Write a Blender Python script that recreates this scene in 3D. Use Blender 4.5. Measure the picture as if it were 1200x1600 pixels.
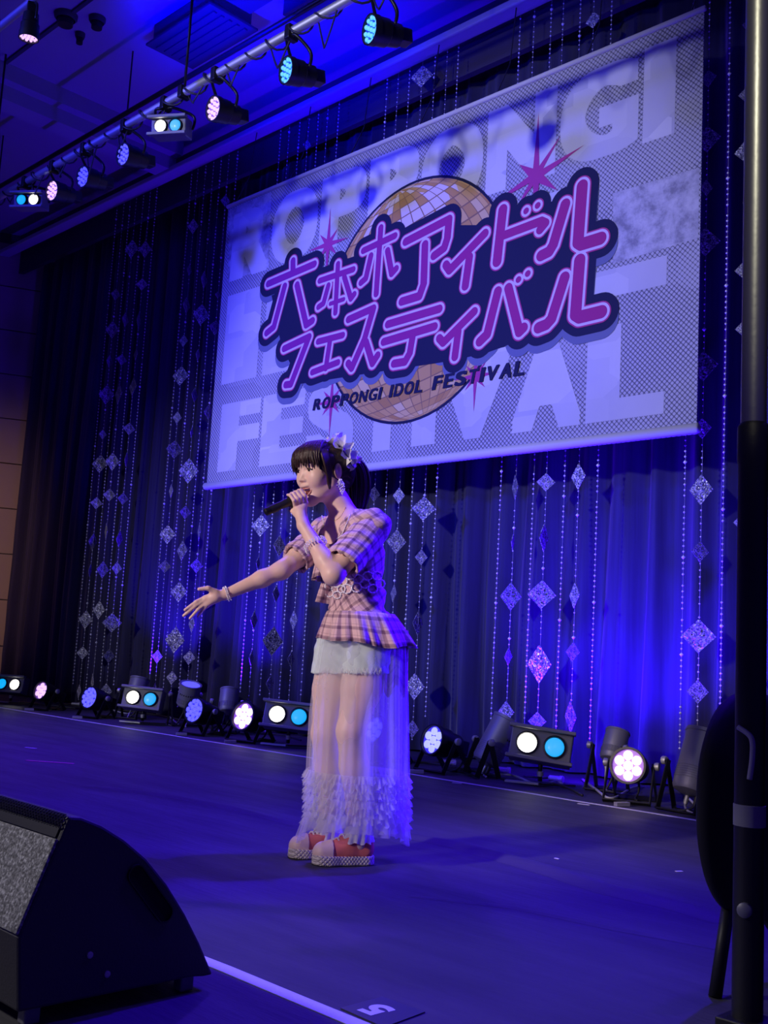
import bpy, bmesh, math, random
import numpy as np
from mathutils import Vector, Matrix

for _o in list(bpy.data.objects):
    bpy.data.objects.remove(_o)
SC = bpy.context.scene
COL = SC.collection
random.seed(7)
RNG = np.random.default_rng(11)

# ------------------------------------------------------------------ camera
# world: X along the backdrop, Y towards it, Z up, stage deck at z = 0
F_PX, CAM_Z = 1681.04, 0.76
_V = np.array([713.0, -12630.0, F_PX]); _V /= np.linalg.norm(_V)
_H = np.array([-1696.0, 128.0, F_PX]); _H -= _V * (_V @ _H); _H /= np.linalg.norm(_H)
_X = -_H
RW = np.array([_X, np.cross(_V, _X), _V])          # world = RW @ camera(x right, y down, z forward)
CAM = np.array([0.0, 0.0, CAM_Z])
cam_data = bpy.data.cameras.new('camera')
cam_data.sensor_fit = 'VERTICAL'; cam_data.sensor_height = 24.0
cam_data.lens = 24.0 * F_PX / 1600.0
cam_data.clip_start = 0.05; cam_data.clip_end = 200
cam_ob = bpy.data.objects.new('camera', cam_data); COL.objects.link(cam_ob)
_m = Matrix.Identity(4)
for _r in range(3):
    _m[_r][0] = RW[_r, 0]; _m[_r][1] = -RW[_r, 1]; _m[_r][2] = -RW[_r, 2]; _m[_r][3] = CAM[_r]
cam_ob.matrix_world = _m
SC.camera = cam_ob

# ------------------------------------------------------------------ world, exposure
SC.view_settings.view_transform = 'Standard'
SC.view_settings.look = 'None'
SC.view_settings.exposure = 1.1
SC.view_settings.gamma = 1.0
SC.view_settings.use_curve_mapping = False
wd = bpy.data.worlds.new('hall_ambient'); SC.world = wd; wd.use_nodes = True
wd.node_tree.nodes['Background'].inputs[0].default_value = (0.10, 0.045, 1.0, 1)
wd.node_tree.nodes['Background'].inputs[1].default_value = 0.065

# ------------------------------------------------------------------ lights of the venue and added spots
def spot(name, loc, target, color, watts, angle=50, blend=0.6, size=0.08):
    l = bpy.data.lights.new(name, 'SPOT'); l.color = color; l.energy = watts
    l.spot_size = math.radians(angle); l.spot_blend = blend; l.shadow_soft_size = size
    o = bpy.data.objects.new(name, l); COL.objects.link(o); o.location = loc
    o.rotation_euler = (Vector(target) - Vector(loc)).to_track_quat('-Z', 'Y').to_euler()
    return o
BLUE = (0.035, 0.0, 1.0); DEEP = (0.09, 0.02, 1.0); WARM = (1.0, 0.80, 0.74); LAV = (0.62, 0.52, 1.0)
# front-of-house profiles, high above the audience, then an added mast spot
spot('front_profile', (-3.6, -5.6, 3.5), (-2.95, 2.75, 1.0), WARM, 1150, 14, 0.7, 0.25)
spot('front_wash', (-3.5, -7.5, 3.7), (-5.3, 5.8, 2.9), (0.64, 0.64, 1.0), 1850, 26.5, 0.6, 0.25)
spot('front_wash_blue', (-9.5, -4.5, 4.8), (-6.4, 5.8, 2.9), (0.04, 0.04, 1.0), 2900, 36, 0.9, 0.3)
spot('front_wash_left', (-7.0, -7.0, 3.2), (-9.0, 6.1, 1.2), (0.85, 0.84, 1.0), 700, 24, 0.9, 0.2)
spot('front_side_fill', (-5.0, -1.5, 3.2), (-2.2, 1.3, 0.25), (1.0, 0.94, 0.94), 190, 24, 0.8, 0.2)
spot('added_mast_spot', (-0.4, 0.5, 3.2), (-1.05, 2.3, 2.2), (1.0, 0.95, 0.75), 40, 40, 0.8, 0.1)  # added only to put a warm highlight on the mast
# stage wash from the lighting pipe, then added rim and ceiling spots
spot('pipe_wash_a', (-2.3, 5.0, 4.7), (-3.0, 2.4, 0.4), BLUE, 900, 50, 0.8)
spot('pipe_wash_b', (-5.5, 3.9, 4.5), (-5.2, 2.6, 0.0), DEEP, 340, 95, 0.9)
spot('pipe_wash_c', (-9.0, 3.9, 4.5), (-8.2, 3.8, 0.0), DEEP, 520, 80, 0.9)
spot('pipe_wash_d', (-1.2, 3.6, 4.5), (-2.2, 2.4, 0.0), DEEP, 130, 90, 0.9)
spot('added_rim_spot', (-1.9, 5.7, 1.3), (-2.9, 2.8, 0.65), BLUE, 560, 28, 0.7)  # no boom stands here: added for the blue rim on the singer
spot('pipe_ceiling_wash', (-6.6, 4.1, 4.85), (-6.9, 5.0, 6.1), (0.0, 0.0, 1.0), 330, 95, 0.9)  # no fixture on the pipe: added to brighten the ceiling
spot('added_ceiling_wash_b', (-4.2, 4.1, 4.85), (-4.6, 4.9, 6.1), (0.0, 0.0, 1.0), 50, 110, 0.9)  # second, weaker spot added for the ceiling
# warm spot added to brighten the side wall, without a fixture
spot('added_wall_spot', (-12.0, 1.0, 1.6), (-14.0, 5.6, 1.7), (1.0, 0.55, 0.36), 170, 48, 0.9, 0.3)
# ------------------------------------------------------------------ helpers
def ray(px, py): return RW @ np.array([px - 600.0, py - 800.0, F_PX])
def on_floor(px, py, z=0.0):
    d = ray(px, py); return CAM + d * ((z - CAM_Z) / d[2])
def on_y(px, py, Y):
    d = ray(px, py); return CAM + d * (Y / d[1])
def on_x(px, py, X):
    d = ray(px, py); return CAM + d * (X / d[0])
def cam_depth(p): return float((np.array(p) - CAM) @ RW[:, 2])

def principled(name, color, rough=0.6, metal=0.0, spec=0.5, emit=None, estr=0.0, alpha=1.0, sheen=0.0, trans=0.0, sss=0.0):
    m = bpy.data.materials.new(name); m.use_nodes = True
    b = m.node_tree.nodes['Principled BSDF']
    b.inputs['Base Color'].default_value = (*color, 1)
    b.inputs['Roughness'].default_value = rough
    b.inputs['Metallic'].default_value = metal
    b.inputs['Specular IOR Level'].default_value = spec
    b.inputs['Alpha'].default_value = alpha
    b.inputs['Sheen Weight'].default_value = sheen
    b.inputs['Transmission Weight'].default_value = trans
    if sss: 
        b.inputs['Subsurface Weight'].default_value = sss
        b.inputs['Subsurface Radius'].default_value = (0.012, 0.005, 0.003)
        b.inputs['Subsurface Scale'].default_value = 1.0
    if emit:
        b.inputs['Emission Color'].default_value = (*emit, 1); b.inputs['Emission Strength'].default_value = estr
    return m
class NT:
    """tiny node helper"""
    def __init__(s, m): s.t = m.node_tree; s.b = s.t.nodes['Principled BSDF']
    def n(s, kind, **kw):
        nd = s.t.nodes.new(kind)
        for k, v in kw.items():
            if k.startswith('i_'):
                key = k[2:]; key = int(key) if key.isdigit() else key.replace('_', ' ')
                nd.inputs[key].default_value = v
            else: setattr(nd, k, v)
        return nd
    def l(s, a, b): s.t.links.new(a, b)
    def math(s, op, a, b=None, clamp=False):
        nd = s.n('ShaderNodeMath', operation=op); nd.use_clamp = clamp
        for i, v in enumerate((a, b)):
            if v is None: continue
            if isinstance(v, (int, float)): nd.inputs[i].default_value = v
            else: s.l(v, nd.inputs[i])
        return nd.outputs[0]
    def mix(s, fac, a, b):
        nd = s.n('ShaderNodeMix', data_type='RGBA')
        for key, v in ((0, fac), (6, a), (7, b)):
            if isinstance(v, (int, float)): nd.inputs[key].default_value = v
            elif isinstance(v, tuple): nd.inputs[key].default_value = (*v, 1) if len(v) == 3 else v
            else: s.l(v, nd.inputs[key])
        return nd.outputs[2]
    def ramp(s, fac, stops):
        nd = s.n('ShaderNodeValToRGB'); e = nd.color_ramp.elements
        while len(e) < len(stops): e.new(0.5)
        for i, (p, c) in enumerate(stops):
            e[i].position = p; e[i].color = (*c, 1) if isinstance(c, tuple) else (c, c, c, 1)
        s.l(fac, nd.inputs[0]); return nd.outputs[0]

def tag(o, label=None, cat=None, group=None, kind=None):
    for k, v in (('label', label), ('category', cat), ('group', group), ('kind', kind)):
        if v: o[k] = v
    return o
def empty(name, loc=(0, 0, 0), rz=0.0, parent=None):
    o = bpy.data.objects.new(name, None); COL.objects.link(o)
    o.empty_display_size = 0.05; o.location = loc; o.rotation_euler = (0, 0, rz)
    if parent: o.parent = parent
    return o
def link_mesh(name, me, mat, parent=None):
    o = bpy.data.objects.new(name, me); COL.objects.link(o)
    if mat is not None and not me.materials: me.materials.append(mat)
    if parent: o.parent = parent
    return o

class MB:
    """collects simple solids into one mesh"""
    def __init__(s): s.v = []; s.f = []; s.uv = None
    def add(s, vs, fs):
        b = len(s.v); s.v.extend([tuple(map(float, p)) for p in vs]); s.f.extend([tuple(i + b for i in f) for f in fs]); return s
    def box(s, c, size, M=None):
        x, y, z = [h / 2 for h in size]
        vs = [Vector(p) for p in ((-x,-y,-z),(x,-y,-z),(x,y,-z),(-x,y,-z),(-x,-y,z),(x,-y,z),(x,y,z),(-x,y,z))]
        if M is not None: vs = [M @ p for p in vs]
        vs = [p + Vector(c) for p in vs]
        return s.add(vs, [(0,3,2,1),(4,5,6,7),(0,1,5,4),(1,2,6,5),(2,3,7,6),(3,0,4,7)])
    def tube(s, pts, r, n=8, cap=True, closed=False):
        pts = [Vector(p) for p in pts]; N = len(pts)
        rs = r if hasattr(r, '__len__') else [r] * N
        vs = []; fs = []; prev = None
        for i, p in enumerate(pts):
            if closed: t = pts[(i + 1) % N] - pts[i - 1]
            else: t = pts[min(i + 1, N - 1)] - pts[max(i - 1, 0)]
            t.normalize()
            if prev is None:
                a = Vector((0, 0, 1)) if abs(t.z) < 0.9 else Vector((1, 0, 0))
                u = t.cross(a).normalized()
            else:
                u = (prev - t * prev.dot(t)).normalized()
            prev = u; w = t.cross(u)
            for k in range(n):
                ang = 2 * math.pi * k / n
                vs.append(p + (u * math.cos(ang) + w * math.sin(ang)) * rs[i])
        M = N if closed else N - 1
        for i in range(M):
            j = (i + 1) % N
            for k in range(n):
                fs.append((i*n+k, i*n+(k+1) % n, j*n+(k+1) % n, j*n+k))
        if cap and not closed:
            fs.append(tuple(reversed(range(n)))); fs.append(tuple((N-1)*n + k for k in range(n)))
        return s.add(vs, fs)
    def lathe(s, prof, n=24, M=None, c=(0, 0, 0)):
        """profile of (radius, height) about local z"""
        vs = []; fs = []
        for (r, h) in prof:
            for k in range(n):
                a = 2 * math.pi * k / n
                p = Vector((r * math.cos(a), r * math.sin(a), h))
                if M is not None: p = M @ p
                vs.append(p + Vector(c))
        for i in range(len(prof) - 1):
            for k in range(n): fs.append((i*n+k, i*n+(k+1) % n, (i+1)*n+(k+1) % n, (i+1)*n+k))
        fs.append(tuple(reversed(range(n)))); fs.append(tuple((len(prof)-1)*n + k for k in range(n)))
        return s.add(vs, fs)
    def loft(s, rings, closed=True, cap=False):
        n = len(rings[0]); vs = [p for r in rings for p in r]; fs = []
        for i in range(len(rings) - 1):
            for k in range(n if closed else n - 1):
                k2 = (k + 1) % n
                fs.append((i*n+k, i*n+k2, (i+1)*n+k2, (i+1)*n+k))
        if cap: fs.append(tuple(reversed(range(n)))); fs.append(tuple((len(rings)-1)*n + k for k in range(n)))
        return s.add(vs, fs)
    def ball(s, c, r, n=8, m=5):
        rr = r if hasattr(r, '__len__') else (r, r, r)
        vs = [(c[0], c[1], c[2] + rr[2])]; fs = []
        for i in range(1, m):
            th = math.pi * i / m
            for k in range(n):
                ph = 2 * math.pi * k / n
                vs.append((c[0] + rr[0]*math.sin(th)*math.cos(ph), c[1] + rr[1]*math.sin(th)*math.sin(ph), c[2] + rr[2]*math.cos(th)))
        vs.append((c[0], c[1], c[2] - rr[2]))
        for k in range(n):
            fs.append((0, 1 + k, 1 + (k+1) % n))
            fs.append((len(vs)-1, 1 + (m-2)*n + (k+1) % n, 1 + (m-2)*n + k))
        for i in range(m - 2):
            for k in range(n): fs.append((1+i*n+k, 1+(i+1)*n+k, 1+(i+1)*n+(k+1) % n, 1+i*n+(k+1) % n))
        return s.add(vs, fs)
    def mesh(s, name, smooth=False, angle=None):
        me = bpy.data.meshes.new(name); me.from_pydata(s.v, [], s.f); me.update()
        if smooth:
            me.polygons.foreach_set('use_smooth', [True] * len(me.polygons))
            if angle: 
                try: me.set_sharp_from_angle(angle=math.radians(angle))
                except Exception: pass
        return me
    def build(s, name, mat, parent=None, smooth=False, angle=None, bevel=0.0):
        o = link_mesh(name, s.mesh(name, smooth, angle), mat, parent)
        if bevel:
            b = o.modifiers.new('bevel', 'BEVEL'); b.width = bevel; b.segments = 2; b.limit_method = 'ANGLE'
        return o
def rotz(a): return Matrix.Rotation(a, 3, 'Z')
def aim(d):
    """3x3 whose local +z points along d, local x horizontal"""
    return Vector(d).to_track_quat('Z', 'Y').to_matrix()

# ------------------------------------------------------------------ common materials
def add_noise_bump(m, scale, strength, dist=0.01, detail=4):
    t = NT(m); c = t.n('ShaderNodeTexCoord')
    nz = t.n('ShaderNodeTexNoise', i_Scale=scale, i_Detail=detail); t.l(c.outputs['Object'], nz.inputs['Vector'])
    bp = t.n('ShaderNodeBump', i_Strength=strength, i_Distance=dist); t.l(nz.outputs[0], bp.inputs['Height'])
    t.l(bp.outputs[0], t.b.inputs['Normal']); return m
M = {}
M['black'] = add_noise_bump(principled('black_plastic', (0.012, 0.012, 0.015), 0.45), 60, 0.1)
M['black_metal'] = principled('black_metal', (0.009, 0.009, 0.011), 0.42, 0.2)
M['housing'] = add_noise_bump(principled('grey_lamp_housing', (0.17, 0.17, 0.19), 0.5, 0.2), 50, 0.08)
M['steel'] = principled('brushed_steel', (0.45, 0.45, 0.46), 0.5, 0.6)
M['grey_label'] = principled('grey_heat_sink', (0.22, 0.22, 0.25), 0.5, 0.35)
M['cable'] = principled('cable_rubber', (0.02, 0.02, 0.025), 0.5)
M['white_cable'] = principled('pale_cable', (0.45, 0.45, 0.47), 0.5)
M['white_tape'] = add_noise_bump(principled('white_cloth_tape', (0.75, 0.75, 0.78), 0.7), 120, 0.15)

# stage deck: dark matt dance floor with faint scuffs
m = principled('stage_floor_vinyl', (0.05, 0.05, 0.055), 0.55, spec=0.35); t = NT(m)
tc = t.n('ShaderNodeTexCoord'); mp = t.n('ShaderNodeMapping'); mp.inputs['Scale'].default_value = (0.5, 2.4, 1)
t.l(tc.outputs['Object'], mp.inputs[0])
n1 = t.n('ShaderNodeTexNoise', i_Scale=2.2, i_Detail=6, i_Roughness=0.65); t.l(mp.outputs[0], n1.inputs['Vector'])
n2 = t.n('ShaderNodeTexNoise', i_Scale=26, i_Detail=4); t.l(mp.outputs[0], n2.inputs['Vector'])
t.l(t.ramp(n1.outputs[0], [(0.3, (0.05, 0.05, 0.056)), (0.62, (0.075, 0.073, 0.08)), (0.8, (0.105, 0.10, 0.11))]), t.b.inputs['Base Color'])
t.l(t.ramp(n1.outputs[0], [(0.3, 0.72), (0.7, 0.58)]), t.b.inputs['Roughness'])
h = t.math('ADD', t.math('MULTIPLY', n1.outputs[0], 1.0), t.math('MULTIPLY', n2.outputs[0], 0.15))
bp = t.n('ShaderNodeBump', i_Strength=0.35, i_Distance=0.02); t.l(h, bp.inputs['Height']); t.l(bp.outputs[0], t.b.inputs['Normal'])
M['deck'] = m
M['hall_carpet'] = add_noise_bump(principled('hall_carpet', (0.03, 0.025, 0.03), 0.9), 90, 0.4)
M['ceiling'] = add_noise_bump(principled('ceiling_paint', (0.42, 0.42, 0.46), 0.8), 8, 0.05)
M['ceiling_dark'] = principled('ceiling_dark_panel', (0.06, 0.06, 0.08), 0.7)
M['fascia'] = add_noise_bump(principled('fascia_fabric', (0.06, 0.05, 0.075), 0.9), 40, 0.2)
M['trim'] = principled('cove_trim_paint', (0.5, 0.5, 0.55), 0.6)
m = principled('curtain_velvet', (0.045, 0.042, 0.07), 0.75, sheen=0.25, spec=0.3); t = NT(m)
tc = t.n('ShaderNodeTexCoord'); mp = t.n('ShaderNodeMapping'); mp.inputs['Scale'].default_value = (14, 1, 0.35)
t.l(tc.outputs['Object'], mp.inputs[0])
n1 = t.n('ShaderNodeTexNoise', i_Scale=2.0, i_Detail=5); t.l(mp.outputs[0], n1.inputs['Vector'])
t.l(t.ramp(n1.outputs[0], [(0.3, (0.014, 0.012, 0.05)), (0.7, (0.030, 0.027, 0.09))]), t.b.inputs['Base Color'])
bp = t.n('ShaderNodeBump', i_Strength=0.25, i_Distance=0.02); t.l(n1.outputs[0], bp.inputs['Height']); t.l(bp.outputs[0], t.b.inputs['Normal'])
M['curtain'] = m
M['wall'] = add_noise_bump(principled('beige_wall_panel', (0.42, 0.34, 0.29), 0.75), 30, 0.05)

# ------------------------------------------------------------------ setting
def struct(o): o['kind'] = 'structure'; return o
struct(MB().box((-7.0, -4.0, -0.86), (22, 23, 0.12)).build('floor', M['hall_carpet']))
deck = struct(MB().box((-7.0, 4.1, -0.39), (18.4, 6.4, 0.78)).build('stage_deck', M['deck']))
deck['label'] = 'dark matt stage deck with faint scuffs and creases'
def crease(pts, w, hgt):
    P = [Vector(on_floor(*p)) for p in pts]; n = 30; cl = []
    for i in range(n + 1):
        tt = i / n * (len(P) - 1); k = min(int(tt), len(P) - 2); cl.append(P[k].lerp(P[k+1], tt - k))
    rings = []
    for i, p in enumerate(cl):
        d = (cl[min(i+1, n)] - cl[max(i-1, 0)]).normalized(); s_ = Vector((-d.y, d.x, 0))
        e = math.sin(math.pi * i / n) ** 0.5 if 0 < i < n else 0.0
        rings.append([p + s_ * w * q + Vector((0, 0, 0.0006 + hgt * e * (1 - q*q) ** 2)) for q in (-1, -.75, -.5, -.25, 0, .25, .5, .75, 1)])
    return MB().loft(rings, closed=False).build('floor_crease', M['deck'], deck, smooth=True)
crease([(610, 1300), (720, 1322), (860, 1362), (960, 1394), (1060, 1416), (1140, 1440)], 0.075, 0.022)
crease([(640, 1400), (800, 1418), (960, 1452), (1060, 1470), (1120, 1482)], 0.02, 0.006)
crease([(130, 1228), (240, 1240), (360, 1262), (470, 1290)], 0.05, 0.010)
for nm, Y, w, x0, x1, lab in (('tape_line', 5.262, 0.030, -15.5, -0.6, 'thin white tape line along the back of the stage before the lamps'),
                              ('tape_line', 1.663, 0.042, -15.5, 0.6, 'wide white tape line along the front edge of the stage')):
    rings = []
    for i in range(60):
        x = x0 + (x1 - x0) * i / 59
        jy = 0.004 * math.sin(i * 1.7) ; rings.append([(x, Y - w/2 + jy, 0.0004), (x, Y - w/2 + jy, 0.0022), (x, Y + w/2 + jy, 0.0022), (x, Y + w/2 + jy, 0.0004)])
    tag(MB().loft(rings, closed=True, cap=True).build(nm, M['white_tape']), lab, 'tape')

# ceiling, beams, cove edge, fascia
ceil = struct(MB().box((-7.0, 1.2, 6.2), (20, 10.2, 0.1)).build('ceiling', M['ceiling']))
for x, w_, h_ in ((-9.78, 0.5, 0.16), (-9.78, 0.26, 0.30)):
    MB().box((x, 2.4, 6.15 - h_/2), (w_, 7.4, h_)).build('ceiling_beam', M['ceiling'], ceil)
MB().box((-6.0, 4.06, 6.145), (16, 0.035, 0.03)).build('ceiling_joint', M['ceiling_dark'], ceil)
MB().box((-12.2, 3.0, 6.12), (1.6, 2.2, 0.07)).build('ceiling_recess_panel', M['ceiling_dark'], ceil)
v = MB(); v.box((-7.45, 4.85, 6.06), (0.85, 0.42, 0.18)); v.box((-7.45, 4.85, 5.965), (0.95, 0.5, 0.02))
v.build('ceiling_vent', M['ceiling_dark'], ceil)
for i in range(5): MB().box((-7.45, 4.69 + i * 0.08, 5.948), (0.85, 0.03, 0.014)).build('vent_slat', M['ceiling_dark'], ceil)
MB().box((-5.6, 4.7, 6.04), (2.4, 0.36, 0.22)).build('ceiling_duct', M['ceiling_dark'], ceil)
MB().box((-5.9, 5.25, 6.08), (1.6, 0.22, 0.14)).build('ceiling_duct', M['ceiling_dark'], ceil)
tr = struct(MB().box((-7.0, 6.09, 5.84), (19, 0.15, 0.065)).build('trim_1', M['trim'], bevel=0.015)); tr['label'] = 'painted cove edge below the ceiling above the curtain'
fa = struct(MB().box((-7.0, 6.31, 5.875), (19, 0.06, 0.55)).build('wall_fascia', M['fascia'])); fa['label'] = 'dark fabric fascia strip above the curtain'
# curtain with pleats
def pleat(x):
    return (0.055 * math.sin(x * 21 + 1.7 * math.sin(x * 1.9)) + 0.03 * math.sin(x * 37.3 + 2.1 * math.sin(x * 0.83)) + 0.02 * math.sin(x * 8.1))
nx = 900; xs = np.linspace(-13.35, -0.4, nx); rings = []
for z in (0.015, 0.5, 1.2, 2.2, 3.4, 4.6, 5.2, 5.75):
    row = []
    for x in xs:
        k = 0.55 + 0.45 * (1 - z / 5.75)
        row.append((x + 0.02 * math.sin(z * 1.1 + x * 3), 6.52 + k * pleat(x + 0.05 * math.sin(z * 0.7 + x)), z))
    rings.append(row)
cu = MB().loft(rings, closed=False).build('stage_curtain', M['curtain'], smooth=True)
so = cu.modifiers.new('thickness', 'SOLIDIFY'); so.thickness = 0.006
tag(cu, 'dark navy pleated velvet curtain hung across the whole back of the stage', 'curtain')
bw = struct(MB().box((-7.0, 7.0, 2.7), (19, 0.1, 7.0)).build('wall_back', M['fascia']))
# side wall left of the curtain, built of panels with open joints
wl = struct(MB().box((0, 0.10, 2.66), (4.2, 0.1, 7.0)).build('wall_left', M['ceiling_dark']))
wl.location = (-14.2, 5.0, 0); wl.rotation_euler = (0, 0, math.atan2(0.90, 0.43))
zz = 0.0; pm = MB().box((0, 0, 0), (4.2, 0.05, 0.585)).mesh('wall_panel'); pm.materials.append(M['wall'])
for i in range(10):
    o = link_mesh('wall_panel', pm, None, wl); o.location = (0, 0.022, 0.3 + i * 0.6)
# ------------------------------------------------------------------ banner
BY = 5.85
bl = on_y(322, 765, BY); trc = on_y(1100, 12, BY)
BX0, BX1 = float(bl[0]), float(trc[0]); BZ0, BZ1 = 2.20, 5.0
BW, BH = BX1 - BX0, BZ1 - BZ0
banner = empty('banner', (BX0, BY, BZ0))
tag(banner, 'wide printed festival banner with pink Japanese lettering and a gold mirror ball', 'banner')
def bpt(px, py):                       # a point of the print, metres from the banner's lower left corner
    p = on_y(px, py, BY); return (float(p[0] - BX0), float(p[2] - BZ0))
def flat_mat(name, color, rough=0.65): return principled(name, color, rough, spec=0.25)
# cloth: halftone mesh with paler printed blocks
m = principled('banner_print', (0.6, 0.6, 0.65), 0.7, spec=0.2); t = NT(m)
tc = t.n('ShaderNodeTexCoord'); sp = t.n('ShaderNodeSeparateXYZ'); t.l(tc.outputs['Object'], sp.inputs[0])
def halftone(t, x, z, pitch):
    a = math.pi / pitch
    u = t.math('ADD', x, z); v_ = t.math('SUBTRACT', x, z)
    s1 = t.math('SINE', t.math('MULTIPLY', u, a)); s2 = t.math('SINE', t.math('MULTIPLY', v_, a))
    return t.math('ABSOLUTE', t.math('MULTIPLY', s1, s2))
dots = halftone(t, sp.outputs[0], sp.outputs[2], 0.036)
mp = t.n('ShaderNodeMapping'); mp.inputs['Scale'].default_value = (1.3, 1, 2.2); t.l(tc.outputs['Object'], mp.inputs[0])
vo = t.n('ShaderNodeTexVoronoi', distance='CHEBYCHEV', i_Scale=1.0, i_Randomness=0.8); t.l(mp.outputs[0], vo.inputs['Vector'])
nz = t.n('ShaderNodeTexNoise', i_Scale=1.6, i_Detail=3); t.l(tc.outputs['Object'], nz.inputs['Vector'])
sc_ = t.n('ShaderNodeSeparateColor'); t.l(vo.outputs['Color'], sc_.inputs[0])
dens = t.math('ADD', t.math('MULTIPLY', nz.outputs[0], 0.55), t.math('MULTIPLY', sc_.outputs[0], 0.30))
fac = t.ramp(t.math('ADD', dots, t.math('MULTIPLY', dens, 0.55)), [(0.40, 0.0), (0.62, 1.0)])
t.l(t.mix(fac, (0.15, 0.15, 0.19), (0.50, 0.50, 0.56)), t.b.inputs['Base Color'])
M['banner'] = m
m = principled('banner_pale_letter', (0.62, 0.62, 0.68), 0.7, spec=0.2); t = NT(m)
tc = t.n('ShaderNodeTexCoord'); sp = t.n('ShaderNodeSeparateXYZ'); t.l(tc.outputs['Object'], sp.inputs[0])
mp = t.n('ShaderNodeMapping'); mp.inputs['Scale'].default_value = (2.2, 1, 3.2); t.l(tc.outputs['Object'], mp.inputs[0])
vo = t.n('ShaderNodeTexVoronoi', distance='CHEBYCHEV', i_Scale=1.0); t.l(mp.outputs[0], vo.inputs['Vector'])
sc_ = t.n('ShaderNodeSeparateColor'); t.l(vo.outputs['Color'], sc_.inputs[0])
nz = t.n('ShaderNodeTexNoise', i_Scale=2.5, i_Detail=5); t.l(tc.outputs['Object'], nz.inputs['Vector'])
base = t.mix(t.ramp(t.math('ADD', t.math('MULTIPLY', sc_.outputs[0], 0.7), t.math('MULTIPLY', nz.outputs[0], 0.5)), [(0.3, 0.0), (0.9, 1.0)]), (0.52, 0.52, 0.60), (0.68, 0.68, 0.72))
t.l(base, t.b.inputs['Base Color'])
M['b_letter'] = m
cl = []
nu, nv = 40, 16
for j in range(nv + 1):
    cl.append([(BW * i / nu, 0.010 * math.sin(i * 0.5) * math.sin(math.pi * j / nv), BH * j / nv) for i in range(nu + 1)])
fb = MB().box((BW/2, 0.006, BH/2), (BW, 0.008, BH)).build('cloth', M['banner'], banner)
M['hem'] = flat_mat('banner_hem', (0.62, 0.62, 0.60)); M['hem'].node_tree.nodes['Principled BSDF'].inputs['Roughness'].default_value = 0.5
MB().tube([(-0.01, 0.0, 0.035), (BW + 0.01, 0.0, 0.035)], 0.034, 12).build('bottom_hem_tube', M['hem'], banner, smooth=True)
MB().tube([(-0.01, 0.0, BH - 0.012), (BW + 0.01, 0.0, BH - 0.012)], 0.02, 10).build('top_hem_tube', M['hem'], banner, smooth=True)
for x in np.linspace(0.1, BW - 0.1, 7):
    MB().tube([(x, 0.01, BH), (x + 0.01, 0.14, BH + 0.3), (x, 0.2, 5.80 - BZ0)], 0.005, 5).build('hanging_cord', M['cable'], banner)

# ---- lettering helpers (flat print, layered fractions of a millimetre apart)
def text_mesh(body, weight=0.0, space=1.0, shear=0.0):
    c = bpy.data.curves.new('t', 'FONT'); c.body = body; c.offset = weight; c.space_character = space; c.shear = shear
    c.resolution_u = 6; c.fill_mode = 'FRONT'
    o = bpy.data.objects.new('t', c); COL.objects.link(o)
    dg = bpy.context.evaluated_depsgraph_get(); dg.update()
    me = bpy.data.meshes.new_from_object(o.evaluated_get(dg))
    bpy.data.objects.remove(o); bpy.data.curves.remove(c)
    v = np.array([w.co[:] for w in me.vertices]); f = [tuple(p.vertices) for p in me.polygons]
    bpy.data.meshes.remove(me); return v, f
def letter_into(ch, quad, depth, weight, name, mat, parent):
    """fit a glyph into a quad ((x0,z0),(x1,z0'),(x1,z1'),(x0,z1)) of the print"""
    v0, f0 = text_mesh(ch, 0.0); vs = []; fs = []; dp = []
    for j, dx in enumerate(np.linspace(-weight, weight, 9)):
        for k, dy in enumerate((-weight*.55, 0.0, weight*.55)):
            fs += [tuple(i + len(vs)*len(v0) for i in q_) for q_ in f0]; vs.append(v0 + np.array([dx, dy, 0])); dp += [depth + (j*3 + k)*4e-6]*len(v0)
    v = np.concatenate(vs); f = fs
    lo, hi = v.min(0), v.max(0); u = (v[:, 0] - lo[0]) / (hi[0] - lo[0]); w = (v[:, 1] - lo[1]) / (hi[1] - lo[1])
    q = [np.array(p) for p in quad]
    P = [(q[0]*(1-a)+q[1]*a)*(1-b) + (q[3]*(1-a)+q[2]*a)*b for a, b in zip(u, w)]
    mb = MB(); mb.add([(p[0], -d_, p[1]) for p, d_ in zip(P, dp)], f)
    return mb.build(name, mat, parent)
def row(word, u0, u1, v0, v1, narrow='I'):
    wts = [0.42 if c in narrow else (1.12 if c in 'OGVN' else 1.0) for c in word]
    gap = 0.06; tot = sum(wts) + gap * (len(word) - 1); x = u0
    for c, w in zip(word, wts):
        x1 = x + (u1 - u0) * w / tot
        letter_into(c, [(x*BW, v0*BH), (x1*BW, v0*BH), (x1*BW, v1*BH), (x*BW, v1*BH)], 0.0006, 0.075, 'printed_letter', M['b_letter'], fb)
        x = x1 + (u1 - u0) * gap / tot
row('ROPPONGI', 0.022, 0.962, 0.715, 0.955)
row('IDOL', 0.022, 0.955, 0.355, 0.665)
row('FESTIVAL', 0.030, 0.955, 0.055, 0.285)

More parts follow.
